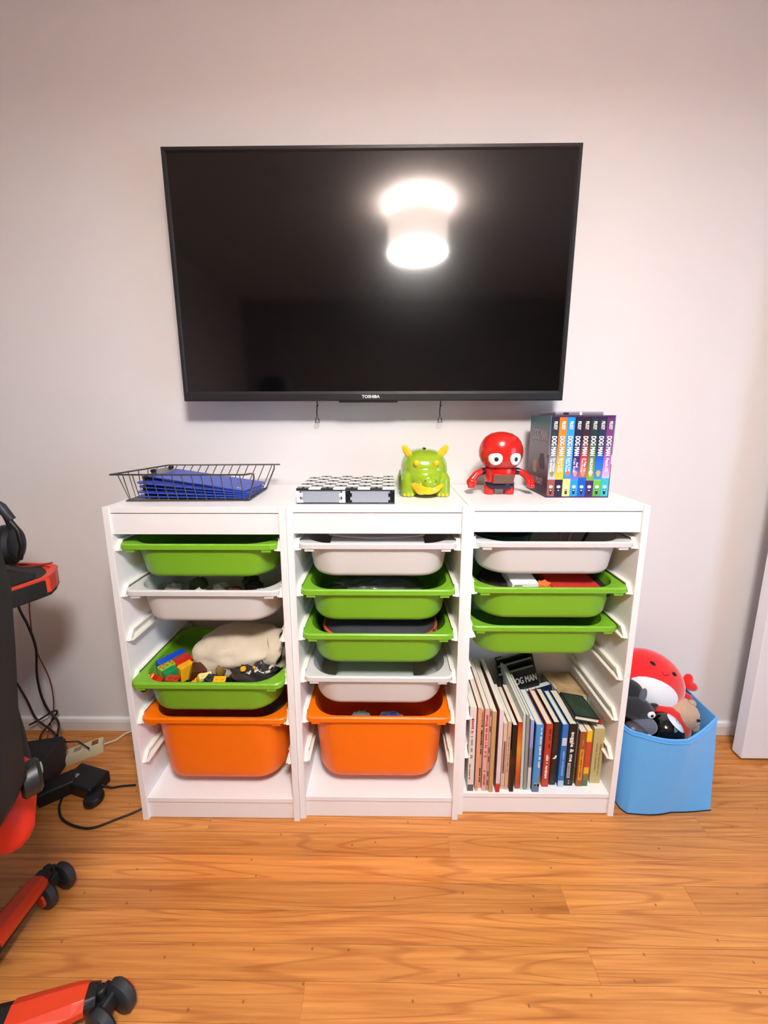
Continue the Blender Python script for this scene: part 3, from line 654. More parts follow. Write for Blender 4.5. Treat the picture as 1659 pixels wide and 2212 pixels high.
b16 = book('book', 1.1755, 1.1955, -0.273, 0.2145, 0.14, C('brickred', (186, 62, 38), 0.4), 'brick-red hardback with white lettering low on the spine', hard=True)
sp_marks(b16, 0.165, 0.065, 0.006, M('ink_darkred', (84, 20, 14), 0.6), 0.003, seed=17); sp_marks(b16, 0.095, 0.032, 0.008, wink, 0.0, seed=18); sp_marks(b16, 0.052, 0.044, 0.008, wink, 0.0, seed=19)
b17 = book('book', 1.2, 1.2195, -0.267, 0.2145, 0.14, C('darkbrown', (34, 20, 18), 0.4), 'dark brown hardback with a small white bird on its spine', hard=True)
sp_marks(b17, 0.16, 0.09, 0.010, M('ink_umber', (62, 42, 34), 0.6), 0.0, seed=20); part('bird_print', G().prism([(-0.006, 0.093), (0.000, 0.097), (0.002, 0.104), (0.007, 0.103), (0.005, 0.094), (-0.001, 0.091)], -0.0004, 0.0005, 'y'), wink, b17)
b18 = book('book', 1.2235, 1.2415, -0.272, 0.212, 0.14, C('royalblue', (40, 112, 186), 0.4), 'blue hardback with a white patch high on the spine, next to the black one', hard=True)
sp_band(b18, 0.142, 0.168, 0.0065, M('ink_palegrey', (206, 212, 222), 0.6)); sp_marks(b18, 0.085, 0.095, 0.006, M('ink_paleblue', (126, 180, 226), 0.6), 0.001, seed=21); sp_band(b18, 0.0, 0.022, 0.008, M('ink_icy', (176, 200, 212), 0.6))
b19 = book('book', 1.2445, 1.2695, -0.269, 0.211, 0.14, C('black', (16, 15, 17), 0.4), 'thick black hardback with white handwritten title', hard=True)
sp_text(b19, 'auggie & me', 0.135, 0.100, 0.013, wink, -0.001, 0.0006); sp_marks(b19, 0.196, 0.008, 0.010, M('ink_silver', (170,170,170), 0.5), 0.0, seed=22); sp_band(b19, 0.028, 0.080, 0.0045, M('ink_lightgrey', (190, 186, 182), 0.6), -0.003); sp_marks(b19, 0.054, 0.044, 0.004, ink, -0.003, seed=23); sp_marks(b19, 0.014, 0.010, 0.005, wink, 0.0, seed=24)
b20 = book('book', 1.2705, 1.2765, -0.262, 0.203, 0.17, zgrad('cover_thin', [(0.0, (96, 110, 70)), (0.35, (104, 118, 78)), (0.37, (120, 118, 130)), (1.0, (110, 108, 122))], 2, 0, 0.203), 'very thin grey and green book right of the black one')
b21 = book('book', 1.2785, 1.2975, -0.270, 0.187, 0.15, C('browngold', (146, 84, 34), 0.45), 'brown paperback with an amber panel on its spine')
sp_band(b21, 0.022, 0.128, 0.0055, M('ink_amber', (222, 148, 44), 0.5)); sp_marks(b21, 0.15, 0.02, 0.004, M('ink_gold', (190,140,80), 0.5), 0.0, seed=25); sp_marks(b21, 0.075, 0.09, 0.004, M('ink_brown2', (120,70,20), 0.5), 0.0, seed=26)
b22 = book('book', 1.2985, 1.3135, -0.269, 0.189, 0.15, zgrad('cover_yellowred', [(0.0, (60, 110, 60)), (0.09, (66, 112, 62)), (0.10, (120, 96, 70)), (0.22, (150, 110, 60)), (0.24, (240, 180, 30)), (0.34, (240, 180, 30)), (0.35, (206, 66, 42)), (0.80, (206, 70, 44)), (0.81, (246, 190, 24)), (1.0, (246, 190, 24))], 2, 0, 0.189), 'yellow and red banded paperback near the right end')
b23 = book('book', 1.3245, 1.3555, -0.260, 0.188, 0.16, C('paleolive', (190, 180, 124), 0.55), 'thick pale olive paperback at the right end of the row')
sp_marks(b23, 0.09, 0.10, 0.004, M('ink_olive2', (130,122,84), 0.6), -0.004, seed=27); sp_marks(b23, 0.125, 0.022, 0.005, redink, 0.008, seed=28); sp_marks(b23, 0.075, 0.10, 0.004, M('ink_olive2', (0,0,0)), 0.006, seed=29); sp_marks(b23, 0.010, 0.004, 0.004, M('ink_olive2', (0,0,0)), 0.0, seed=30)
# book lying on top of the row
def flat_book(label, c, rot, wx, dy, th, cover, art=None, pages=m_page):
    t = thing('book', label, 'book', c, rot, 'books lying on top of the row')
    part('cover', G().box(-wx/2, wx/2, 0, dy, 0, 0.0022).box(-wx/2, wx/2, 0, dy, th-0.0022, th).box(-wx/2, -wx/2+0.002, 0, dy, 0.0022, th-0.0022), cover, t, bevel=0.0008)
    part('pages', G().box(-wx/2+0.002, wx/2-0.003, 0.003, dy-0.003, 0.0022, th-0.0022), pages, t)
    if art: part('cover_print', G().box(-wx/2+0.004, wx/2-0.004, 0.004, dy-0.006, th, th+0.0003), art, t)
    return t
flat_book('dark hardback with green cover picture lying on the book row', (1.298, -0.262, 0.285), (math.radians(-7), math.radians(7), math.radians(-4)), 0.072, 0.11, 0.014, C('nearblack', (22, 20, 20)), M('forest_print', (44, 66, 52), 0.4, var=0.9, vscale=45))
flat_book('cream paperback lying behind the dark green hardback', (1.318, -0.150, 0.245), (math.radians(-4), math.radians(3), math.radians(3)), 0.095, 0.12, 0.03, C('creamtan', (206, 184, 146)), M('fawn_print', (196, 164, 122), 0.5, var=0.6, vscale=30))
simple('bookmark', G().box(-0.009, 0.009, 0, 0.026, 0, 0.0006), M('red_tag', (196, 34, 26), 0.5), 'red paper tag on top of the pale olive book', 'bookmark', (1.343, -0.245, 0.2632), (0, 0.0, -0.35))
# three dark comics and a navy book leaning at the back, covers towards the room
for k in range(3):
    t = thing('comic_book', ['black comic with white title leaning behind the book row', 'black hardback comic just behind the one with the title', 'rearmost black hardback comic by the frame back'][k], 'book', (1.206+0.006*k, -0.118+0.026*k, S0+0.030), (math.radians(-9), math.radians(-13), math.radians(6)), 'comics leaning at the back of the frame')
    wd, ht = 0.128, 0.222+0.010*k
    part('cover', G().box(-wd/2, wd/2, 0, 0.002, 0, ht).box(-wd/2, wd/2, 0.018, 0.020, 0, ht).box(-wd/2, -wd/2+0.002, 0.002, 0.018, 0, ht), C('comicblack', (18, 18, 22), 0.4), t)
    part('pages', G().box(-wd/2+0.002, wd/2-0.003, 0.002, 0.018, 0.003, ht-0.003), M('comic_paper', (190, 190, 180), 0.8), t)
    if k == 0: text('DOG MAN', 0.088, 0.022, (0.016, 0, ht-0.034), (1,0,0), (0,0,1), M('ink_bone', (206, 202, 190), 0.6), t, 0.0008)
t = thing('book', 'navy hardback leaning at the back in front of the comics', 'book', (1.262, -0.128, S0+0.003), (math.radians(-8), math.radians(-12), math.radians(8)), 'comics leaning at the back of the frame')
part('cover', G().box(-0.05, 0.05, 0, 0.002, 0, 0.197).box(-0.05, 0.05, 0.022, 0.024, 0, 0.197).box(-0.05, -0.048, 0.002, 0.022, 0, 0.197), C('navy', (28, 36, 76), 0.4), t)
part('pages', G().box(-0.048, 0.047, 0.002, 0.022, 0.003, 0.195), m_whitep, t)

# ------------------------------------------------------------------ on top of the frames
ZT = FH + 0.0002
# wire letter tray with clipboards
m_wire = M('grey_wire', (96, 92, 88), 0.4, 0.7)
wb = thing('wire_basket', 'grey wire tray holding blue clipboards', 'basket', (0.185, -0.182, ZT), (0, 0, math.radians(1.5)))
bx0, bx1, by0, by1 = -0.165, 0.160, -0.074, 0.082
rx0, rx1, ry0, ry1, rz = -0.187, 0.188, -0.092, 0.098, 0.076
def wires():
    gb_, gr_, gs_ = G(), G(), G()
    r1, r2 = 0.0022, 0.0013
    gr_.tube([(rx1-0.014, ry0, rz+0.001), (rx1-0.03, ry0, rz-0.002), (rx0, ry0, rz), (rx0+0.004, ry0+0.01, rz), (rx0+0.045, ry1-0.01, rz), (rx0+0.055, ry1, rz), (rx1, ry1, rz), (rx1+0.012, ry1+0.002, rz)], r1, 8)
    for y0_, y1_ in ((ry0, by0), (ry1, by1)):
        gr_.tube([(rx1-0.014, y0_, rz+0.001), (rx1-0.006, y0_, rz+0.0), (rx1-0.006, y0_*0.97+y1_*0.03, rz-0.012), (bx1, y1_, 0.006), (bx1-0.01, y1_, 0.003)], r1, 8)
    gb_.tube([(bx0, by0, 0.003), (bx1, by0, 0.003), (bx1, by1, 0.003), (bx0, by1, 0.003)], 0.0018, 6, closed=True)
    n = 13
    for k in range(n):
        t = (k+0.5)/n
        xb = bx0 + (bx1-bx0)*t; xr = rx0+0.02 + (rx1-rx0-0.05)*t; xr2 = rx0+0.06 + (rx1-rx0-0.06)*t
        gs_.tube([(xr, ry0, rz), (xb, by0, 0.003), (xb, by1, 0.003), (xr2, ry1, rz)], r2, 5)
    for k in range(6):
        t = (k+0.5)/6
        gs_.tube([(rx0+0.004+0.045*t, ry0+(ry1-ry0)*t, rz), (bx0, by0+(by1-by0)*t, 0.003), (bx1, by0+(by1-by0)*t, 0.003), (bx1+0.004, by0+(by1-by0)*t, 0.012)], r2, 5)
    return gb_, gr_, gs_
gb_, gr_, gs_ = wires()
part('base_wire', gb_, m_wire, wb, smooth=60); part('rim_wire', gr_, m_wire, wb, smooth=60); part('side_wire', gs_, m_wire, wb, smooth=60)
m_cb = M('blue_clipboard', (48, 76, 182), 0.35)
for k in range(5):
    tilt = math.radians(0.8 + 1.55*k)
    t = thing('clipboard', ['blue clipboard at the bottom of the tray', 'second blue clipboard up from the tray bottom', 'third blue clipboard up, in the middle of the stack', 'second blue clipboard from the top of the stack', 'top blue clipboard turned slightly on the stack'][k], 'clipboard',
              (0.345, -0.185, ZT+0.0065+0.0046*k), (0, tilt, math.radians([0, 1.5, -1.0, 1.0, -7.0][k])), 'blue clipboards in the wire tray')
    board = [(-0.300, -0.058), (-0.292, -0.066), (-0.010, -0.066), (-0.003, -0.058), (-0.003, 0.058), (-0.010, 0.066), (-0.292, 0.066), (-0.300, 0.058)]
    part('board', G().prism(board, 0, 0.003), m_cb, t)
    cp = part('clip', G().loft([[Vector((-0.300, y, 0.003)), Vector((-0.280, y, 0.003)), Vector((-0.282, y, 0.007)), Vector((-0.300, y, 0.012)), Vector((-0.300, y, 0.009))] for y in (-0.034, 0.034)]), m_black if k < 4 else M('clip_steel', (150, 148, 146), 0.3, 0.9), t)
    for s in (-1, 1): part('clip_corner', G().cyl((-0.292, s*0.030, 0.012), (-0.292, s*0.042, 0.012), 0.005, n=10), m_black, cp, smooth=40)
    if k == 4:
        for dx, wd in ((-0.03, 0.010), (-0.022, 0.006)): part('printed_mark', G().box(dx-0.004, dx, -0.050, -0.050+wd, 0.0030, 0.0033), m_whitep, t)

# checkered brick board box
CBX0, CBX1, CY0, CY1, CZ1 = 0.482, 0.735, -0.2845, -0.085, 0.0415
cb = thing('board_game_box', 'black and white checkered board box with grey drawers', 'board game', ((CBX0+CBX1)/2, CY0, ZT))
cw, cd2 = CBX1-CBX0, CY1-CY0
bk, wt, gy = M('brick_black', (22, 22, 26), 0.3), M('brick_white', (240, 238, 234), 0.3), M('brick_bluegrey', (160, 166, 178), 0.35)
part('base_plate', G().box(-cw/2, cw/2, 0, cd2, 0, 0.0032), M('plate_dark', (66, 70, 80), 0.35), cb, bevel=0.0004)
part('top_plate', G().box(-cw/2, cw/2, 0, cd2, 0.0345, 0.0378), M('plate_dark', (0,0,0)), cb, bevel=0.0004)
part('core', G().box(-cw/2+0.004, cw/2-0.004, 0.012, cd2-0.002, 0.0032, 0.0345), gy, cb)
for side in (-1, 1):
    m_, x0 = (wt, -cw/2) if side < 0 else (bk, 0.0)
    x1 = x0 + cw/2
    part('drawer_front', G().box(x0+0.012, x1-0.012, 0.0012, 0.012, 0.0040, 0.0340), gy, cb, bevel=0.0004)
    for e, sg in ((x0, 1), (x1, -1)):
        g = G(); s0, s1 = e + sg*0.0004, e + sg*0.0085
        g.box(min(s0, s1), max(s0, s1), 0.0, 0.010, 0.0036, 0.0342)
        for z0_, z1_ in ((0.0036, 0.0105), (0.0190, 0.0290)):
            a_, b_ = e + sg*0.0085, e + sg*0.0165
            g.box(min(a_, b_), max(a_, b_), 0.0, 0.010, z0_, z1_)
        part('corner_brick', g, m_, cb, bevel=0.0003)
tw, td = cw/8, cd2/8
mw = mesh('tile', G().box(-tw/2+0.0002, tw/2-0.0002, -td/2+0.0002, td/2-0.0002, 0, 0.0032)); mw.materials.append(wt)
mbk = mesh('tile', G().box(-tw/2+0.0002, tw/2-0.0002, -td/2+0.0002, td/2-0.0002, 0, 0.0032).lathe([(0, 0.0046), (0.0030, 0.0046), (0.0030, 0.0032)], 10)); mbk.materials.append(M('tile_black', (30, 29, 32), 0.16))
for i in range(8):
    for j in range(8):
        o = link(bpy.data.objects.new('tile', mbk if (i+j) % 2 == 0 else mw), cb)
        o.location = (-cw/2+tw*(i+0.5), td*(j+0.5), 0.0380)

# green pottery dinosaur
dn = thing('dinosaur_bank', 'glossy green pottery dinosaur with yellow horns and toes', 'figurine', (0.823, -0.135, ZT))
m_gg = M('green_glaze', (146, 176, 34), 0.12, coat=0.6, coat_rough=0.05); m_yg = M('yellow_glaze', (250, 196, 34), 0.15, coat=0.6, coat_rough=0.05)
g = G()
def dome(d): return (1.0/(abs(d.x)**2.7 + abs(d.y)**2.7 + abs(d.z)**2.3 + 1e-6))**(1/2.6)
g.ell((0, 0.012, 0.066), (0.068, 0.085, 0.064), 40, 28, fn=dome)
for sx in (-1, 1):
    g.lathe([(0.0, 0.001), (0.021, 0.001), (0.0225, 0.006), (0.022, 0.03), (0.021, 0.05), (0.014, 0.066), (0.0, 0.072)], 20, (sx*0.048, -0.048, 0))
    g.lathe([(0.0, 0.001), (0.022, 0.001), (0.0235, 0.006), (0.024, 0.04), (0.018, 0.06), (0.0, 0.066)], 20, (sx*0.052, 0.055, 0))
g.ell((0.010, -0.078, 0.041), (0.022, 0.018, 0.016), 24, 16)
g.ell((0.0, -0.050, 0.052), (0.050, 0.036, 0.034), 24, 16)
g.ell((0.004, -0.068, 0.046), (0.036, 0.018, 0.024), 20, 14)
part('body', g, m_gg, dn, remesh=0.0026, smoothit=5)
mouth = G(); N = 26
def lip(t):  # t -1..1 around the muzzle
    x = 0.004 + t*0.049; y = -0.050 - 0.040*math.cos(t*1.35)
    zc = 0.026 + 0.010*abs(t)**2.4 - 0.003*math.cos(t*2)
    hh = 0.0015 + 0.0085*(1-abs(t)**2.2)**0.6 + (0.006 if -0.9 < t < -0.2 else 0.0)*math.sin((t+0.9)/0.7*math.pi)
    return x, y, zc, hh
rings = []
for k in range(N+1):
    t = -1 + 2*k/N; x, y, zc, hh = lip(t)
    rings.append([Vector((x, y-0.004, zc-hh)), Vector((x, y-0.007, zc)), Vector((x, y-0.003, zc+hh)), Vector((x*0.9, y+0.012, zc+hh)), Vector((x*0.9, y+0.012, zc-hh))])
part('mouth', mouth.loft(rings), m_yg, dn, smooth=60)
for sx in (-1, 1):
    R_ = Matrix.Translation((sx*0.047, -0.022, 0.118)) @ Euler((0.25, sx*0.62, 0)).to_matrix().to_4x4()
    part('horn', G().loft([[R_ @ Vector((a*math.cos(q), b*math.sin(q), z)) for q in [2*math.pi*k/14 for k in range(14)]] for z, a, b in ((-0.018, 0.010, 0.008), (-0.006, 0.011, 0.008), (0.010, 0.0105, 0.006), (0.022, 0.008, 0.0045), (0.028, 0.004, 0.002))]), m_yg, dn, smooth=50)
    R2 = Matrix.Translation((sx*0.026, -0.066, 0.093)) @ Euler((0.75, sx*0.35, 0)).to_matrix().to_4x4()
    part('brow_horn', G().loft([[R2 @ Vector((a*math.cos(q), a*math.sin(q), z)) for q in [2*math.pi*k/14 for k in range(14)]] for z, a in ((-0.012, 0.0075), (0.002, 0.0085), (0.009, 0.0075), (0.013, 0.003))]), m_yg, dn, smooth=50)
    for k in range(3):
        part('toe', G().ell((sx*0.048+(k-1)*0.0105, -0.0675+0.003*abs(k-1), 0.0062), (0.0050, 0.0045, 0.0055), 12, 8), m_yg, dn, smooth=90)
for x in (-0.004, 0.024): part('nostril', G().ell((x, -0.0955+0.006*(x != 0.024), 0.050), (0.0016, 0.0012, 0.0016), 8, 6), m_black, dn, smooth=90)
part('coin_slot', G().box(-0.004, 0.004, -0.012, 0.012, 0.130, 0.1325), m_black, dn)

# red and navy big-headed toy clock (plain stand-in shape)
tc_ = thing('toy_clock', 'red and navy big-headed toy figure clock with fists out', 'clock', (1.040, -0.155, ZT))
m_rt, m_nt, m_et = M('toy_red', (206, 34, 26), 0.22, coat=0.4), M('toy_navy', (24, 28, 58), 0.3), M('toy_white', (240, 238, 234), 0.35)
part('head', G().loft([[Vector((rx*math.cos(2*math.pi*k/40), ry*math.sin(2*math.pi*k/40), z)) for k in range(40)] for rx, ry, z in
     ((0.040, 0.034, 0.0775), (0.046, 0.040, 0.082), (0.055, 0.049, 0.094), (0.0605, 0.054, 0.110), (0.0615, 0.056, 0.122), (0.060, 0.055, 0.136), (0.054, 0.050, 0.152), (0.044, 0.041, 0.165), (0.030, 0.028, 0.174), (0.014, 0.013, 0.1785), (0.002, 0.002, 0.1795))]), m_rt, tc_, smooth=60)
for sx in (-1, 1):
    Rm = Matrix.Translation((sx*0.0275, -0.0455, 0.1085)) @ Euler((0, 0, sx*0.50)).to_matrix().to_4x4()
    e = part('eye', G().ell((0, 0, 0), (0.0195, 0.006, 0.0195), 24, 14), m_et, tc_, smooth=90); e.matrix_local = Rm
    part('pupil', G().ell((-sx*0.004, -0.0055, -0.002), (0.006, 0.0022, 0.006), 16, 10), m_nt, e, smooth=90)
part('torso', G().loft([[Vector((rx*math.cos(2*math.pi*k/32), ry*math.sin(2*math.pi*k/32), z)) for k in range(32)] for rx, ry, z in
     ((0.036, 0.028, 0.026), (0.040, 0.031, 0.036), (0.043, 0.033, 0.055), (0.045, 0.034, 0.070), (0.044, 0.034, 0.0765), (0.040, 0.031, 0.0775))]), m_rt, tc_, smooth=50)
part('belt', G().loft([[Vector((rx*math.cos(2*math.pi*k/32), ry*math.sin(2*math.pi*k/32), z)) for k in range(32)] for rx, ry, z in ((0.034, 0.027, 0.018), (0.040, 0.0325, 0.023), (0.0425, 0.034, 0.032), (0.041, 0.0325, 0.036), (0.034, 0.027, 0.036))]), m_nt, tc_, smooth=50)
dsp = part('display_frame', G().box(-0.029, 0.029, -0.0375, -0.020, 0.036, 0.063), m_rt, tc_, bevel=0.002)
part('display', G().box(-0.0265, 0.0265, -0.0385, -0.036, 0.038, 0.061), M('clock_display', (112, 88, 74), 0.2), dsp)
for sx in (-1, 1):
    part('leg', G().lathe([(0.0, 0.0), (0.0145, 0.0), (0.0155, 0.003), (0.0155, 0.018), (0.014, 0.030), (0.0, 0.034)], 20, (sx*0.028, 0, 0)), m_rt, tc_, smooth=50)
    arm = part('arm', G().tube([(sx*0.040, 0, 0.067), (sx*0.056, -0.004, 0.066), (sx*0.070, -0.008, 0.058), (sx*0.082, -0.012, 0.044)], [0.009, 0.0095, 0.010, 0.0105], 14), m_rt, tc_, smooth=60)
    part('arm_band', G().tube([(sx*0.042, 0, 0.0675), (sx*0.054, -0.0035, 0.0662)], [0.0102, 0.0105], 14), m_nt, arm, smooth=40)
    fist = G().ell((sx*0.084, -0.014, 0.037), (0.0135, 0.013, 0.0135), 18, 12).ell((sx*0.076, -0.024, 0.036), (0.006, 0.006, 0.010), 12, 8)
    for k in range(3): fist.ell((sx*(0.079+0.006*k), -0.020, 0.026), (0.0042, 0.009, 0.006), 10, 8)
    part('fist', fist, m_rt, arm, remesh=0.0013, smoothit=2)

# boxed set of eight comics
SX, SY0, SWD, SDP, SHT = 1.1535, -0.207, 0.1735, 0.135, 0.2245
sc = thing('slipcase', 'purple and teal slipcase holding eight comic books', 'box', (SX, SY0, ZT), (0, 0, math.radians(0.6)))
m_pl = M('purple_card', (76, 30, 92), 0.4); m_cs = zgrad('slipcase_print', [(0.0, (44, 24, 34)), (0.22, (74, 40, 52)), (0.42, (120, 100, 112)), (0.62, (128, 130, 140)), (0.85, (96, 120, 130)), (0.93, (66, 108, 118)), (1.0, (84, 124, 134))], 2, 0, SHT, 0.35)
ct_ = 0.0022
lf = part('side_panel', G().prism([(0.004, 0), (SDP, 0), (SDP, SHT), (0.004, SHT)] if False else [(0, 0), (SDP, 0), (SDP, SHT), (0, SHT), (0, SHT*0.53), (0.010, SHT*0.51), (0.010, SHT*0.43), (0, SHT*0.41)], 0, ct_, 'x'), m_cs, sc)
part('side_panel', G().prism([(0, 0), (SDP, 0), (SDP, SHT), (0, SHT), (0, SHT*0.53), (0.010, SHT*0.51), (0.010, SHT*0.43), (0, SHT*0.41)], SWD-ct_, SWD, 'x'), m_cs, sc)
part('top_panel', G().box(ct_, SWD-ct_, 0, SDP, SHT-0.0045, SHT), m_pl, sc); part('bottom_panel', G().box(ct_, SWD-ct_, 0, SDP, 0, 0.003), m_pl, sc)
part('back_panel', G().box(ct_, SWD-ct_, SDP-0.002, SDP, 0.003, SHT-0.0045), m_pl, sc)
ik = M('ink_lilac', (196, 184, 192), 0.6)
text('DOG MAN', 0.092, 0.030, (0, 0.062, 0.172), (0,-1,0), (0,0,1), ik, lf, 0.0007); text('THE EPIC COLLECTION', 0.078, 0.007, (0, 0.060, 0.148), (0,-1,0), (0,0,1), ik, lf)
text('DAV PILKEY', 0.080, 0.017, (0, 0.066, 0.040), (0,-1,0), (0,0,1), ik, lf, 0.0004)
part('printed_shape', G().prism([(0.020, 0.075), (0.050, 0.075), (0.060, 0.098), (0.052, 0.118), (0.030, 0.120), (0.022, 0.100)], -0.0003, 0.0005, 'x'), M('ink_plum', (64, 46, 66), 0.5), lf)
part('printed_shape', G().prism([(0.072, 0.060), (0.096, 0.060), (0.100, 0.088), (0.090, 0.098), (0.074, 0.096)], -0.0003, 0.0005, 'x'), M('ink_fawn', (176, 140, 104), 0.5), lf)
D_ = (38, 38, 48)
SET = [([(0, (150, 84, 72)), (0.215, (150, 84, 72)), (0.22, (200, 202, 206)), (0.40, (150, 156, 168)), (0.70, (56, 60, 74)), (1, D_)], (150, 84, 72), 'For Whom', 'The Ball Rolls', 'slate and rust', 0.0),
       ([(0, (34, 30, 66)), (0.215, (34, 30, 66)), (0.22, (248, 200, 60)), (0.55, (250, 160, 40)), (1, (250, 120, 40))], (34, 30, 66), 'Brawl Of', 'The Wild', 'orange', 0.0),
       ([(0, (250, 214, 130)), (0.225, (250, 214, 130)), (0.23, (30, 150, 240)), (0.5, (80, 180, 250)), (1, (0, 150, 250))], (250, 214, 130), 'Lord Of', 'The Fleas', 'sky-blue', 0.0),
       ([(0, (40, 150, 240)), (0.215, (40, 150, 240)), (0.22, (120, 120, 220)), (0.40, (56, 44, 130)), (0.7, (30, 28, 70)), (1, (32, 30, 40))], (40,150,240), 'And', 'Cat Kid', 'indigo', 0.0),
       ([(0, (10, 92, 190)), (0.245, (10, 92, 190)), (0.25, (240, 90, 80)), (0.50, (200, 50, 56)), (0.72, (70, 26, 34)), (1, (26, 22, 26))], (10,92,190), 'A Tale Of', 'Two Kitties', 'dark red', 0.0),
       ([(0, (72, 26, 96)), (0.20, (72, 26, 96)), (0.21, (130, 170, 70)), (0.50, (84, 120, 60)), (0.74, (40, 54, 44)), (1, (30, 34, 34))], (72,26,96), 'UNLEASHED', '', 'dark green', 0.0),
       ([(0, (84, 160, 60)), (0.20, (110, 190, 60)), (0.215, (150, 210, 70)), (0.22, (50, 140, 240)), (0.48, (10, 90, 200)), (0.60, (24, 40, 90)), (1, (30, 32, 46))], (84,160,60), '', '', 'navy and bright blue', 0.0),
       ([(0, (50, 178, 196)), (0.235, (50, 178, 196)), (0.24, (214, 190, 226)), (0.36, (190, 130, 200)), (0.60, (140, 60, 140)), (1, (92, 30, 92))], (50,178,196), 'Fetch-22', '', 'purple', 0.0)]
n8 = len(SET); bw8 = (SWD-2*ct_-0.0008)/n8
for k, (st_, fc, s1, s2, nm, _) in enumerate(SET):
    lab = ['slate comic with rust foot, leftmost spine in the slipcase', 'orange comic with navy foot, second spine in the slipcase', 'sky-blue comic with pale yellow foot in the slipcase', 'indigo comic with blue foot, fourth spine in the slipcase', 'dark red comic with royal blue foot in the slipcase', 'dark green comic with purple foot in the slipcase', 'navy and blue comic with green foot in the slipcase', 'purple comic with turquoise foot, rightmost spine in the slipcase'][k]
    hb = SHT-0.0085
    t = thing('comic_book', lab, 'book', (SX+ct_+0.0004+bw8*(k+0.5), SY0+0.0008, ZT+0.0034), (0, 0, 0), 'comics in the slipcase')
    part('cover', G().box(-bw8/2+0.0003, -bw8/2+0.0011, 0, SDP-0.006, 0, hb).box(bw8/2-0.0011, bw8/2-0.0003, 0, SDP-0.006, 0, hb).box(-bw8/2+0.0011, bw8/2-0.0011, 0, 0.0012, 0, hb), zgrad('comic_cover_%d' % k, st_, 2, 0, hb, 0.35), t)
    part('pages', G().box(-bw8/2+0.0011, bw8/2-0.0011, 0.0012, SDP-0.007, 0.0005, hb-0.0005), m_page, t)
    sp_text(t, 'PILKEY', hb-0.022, 0.022, 0.0085, wink, 0.0012, 0.0004)
    sp_text(t, 'DOG MAN', hb-0.077, 0.052, 0.0125, ink, -0.0012, 0.0011).location.y = 0.0002
    sp_text(t, 'DOG MAN', hb-0.077, 0.052, 0.0125, wink, 0.0, 0.0007)
    if s1: sp_text(t, s1, hb-(0.128 if s1 != 'UNLEASHED' else 0.132), 0.045 if s1 == 'UNLEASHED' else (0.036 if len(s1) > 4 else 0.014), 0.008 if not s2 else 0.0055, wink, 0.0 if not s2 else 0.0036, 0.0004)
    if s2: sp_text(t, s2, hb-0.129, 0.038, 0.0055, wink, -0.0036, 0.0003)
    part('emblem', G().prism([(0.0052*math.cos(a), 0.027+0.0042*math.sin(a)) for a in [2*math.pi*q/14 for q in range(14)]], -0.0004, 0.0006, 'y'), wink if k != 2 else M('ink_cream', (252, 228, 170), 0.5), t)
    lb_ = part('publisher_mark', G().box(-0.0032, 0.0032, -0.0004, 0.0006, 0.006, 0.0195), ink, t)
    part('dot', G().prism([(0.0022*math.cos(a), 0.0168+0.0016*math.sin(a)) for a in [2*math.pi*q/10 for q in range(10)]], -0.0006, 0.0004, 'y'), wink, lb_)
    part('printed_patch', G().prism([(0.0058*math.cos(a)*(1+0.2*math.sin(3*a)), 0.064+0.009*math.sin(a)) for a in [2*math.pi*q/14 for q in range(14)]], -0.0003, 0.0006, 'y'), M('patch_%d' % k, [(150,146,90), (250,190,60), (226,110,90), (206,150,140), (240,140,110), (226,190,120), (236,170,90), (196,170,216)][k], 0.5), t)
cc = thing('plastic_case', 'flat clear plastic case lying on the comic slipcase', 'case', (1.233, -0.150, ZT+SHT+0.0002), (0, 0, 0.03))
part('base', G().box(-0.066, 0.066, -0.045, 0.055, 0, 0.004), M('smoky_clear', (126, 120, 122), 0.15, spec=0.8), cc, bevel=0.001)
part('lid', G().box(-0.0655, 0.0655, -0.0445, 0.0545, 0.0042, 0.0095), M('clear_grey', (158, 154, 158), 0.12, spec=0.8), cc, bevel=0.001)
part('latch', G().box(-0.044, -0.030, -0.0458, -0.044, 0.002, 0.007), m_black, cc)
part('label_strip', G().box(0.0, 0.006, -0.0462, -0.0445, 0.0005, 0.0085), m_whitep, cc)

# ------------------------------------------------------------------ blue fabric basket with soft toys
fb = thing('fabric_basket', 'light blue soft fabric basket full of plush toys', 'basket', (1.55, -0.16, 0))
OX, OY = 1.55, -0.16
topc = [(1.397, -0.262), (1.428, -0.300), (1.545, -0.321), (1.692, -0.242), (1.700, -0.040), (1.400, -0.040)]
botc = [(1.414, -0.250), (1.428, -0.288), (1.560, -0.284), (1.682, -0.277), (1.690, -0.055), (1.410, -0.055)]
def ringp(cs, z, sag=0.0, n=8, off=0.0):
    pts = []; m = len(cs); cx = sum(c[0] for c in cs)/m; cy = sum(c[1] for c in cs)/m
    for i in range(m):
        a, b = cs[i], cs[(i+1) % m]
        for k in range(n):
            t = k/n; x = a[0]+(b[0]-a[0])*t; y = a[1]+(b[1]-a[1])*t
            d = math.hypot(x-cx, y-cy); x -= (x-cx)/d*off; y -= (y-cy)/d*off
            bow = 0.006*math.sin(math.pi*t) if i in (0, 1, 4) else 0.002*math.sin(math.pi*t)
            x += (x-cx)/d*bow; y += (y-cy)/d*bow
            pts.append(Vector((x-OX, y-OY, z - sag*math.sin(math.pi*t))))
    return pts
def mix(t): return [(b[0]+(a[0]-b[0])*t, b[1]+(a[1]-b[1])*t) for a, b in zip(topc, botc)]
HB = 0.286
m_fab = M('blue_felt', (92, 178, 246), 0.92, bump=0.3, bscale=800, var=0.03, vscale=30, sheen=0.2)
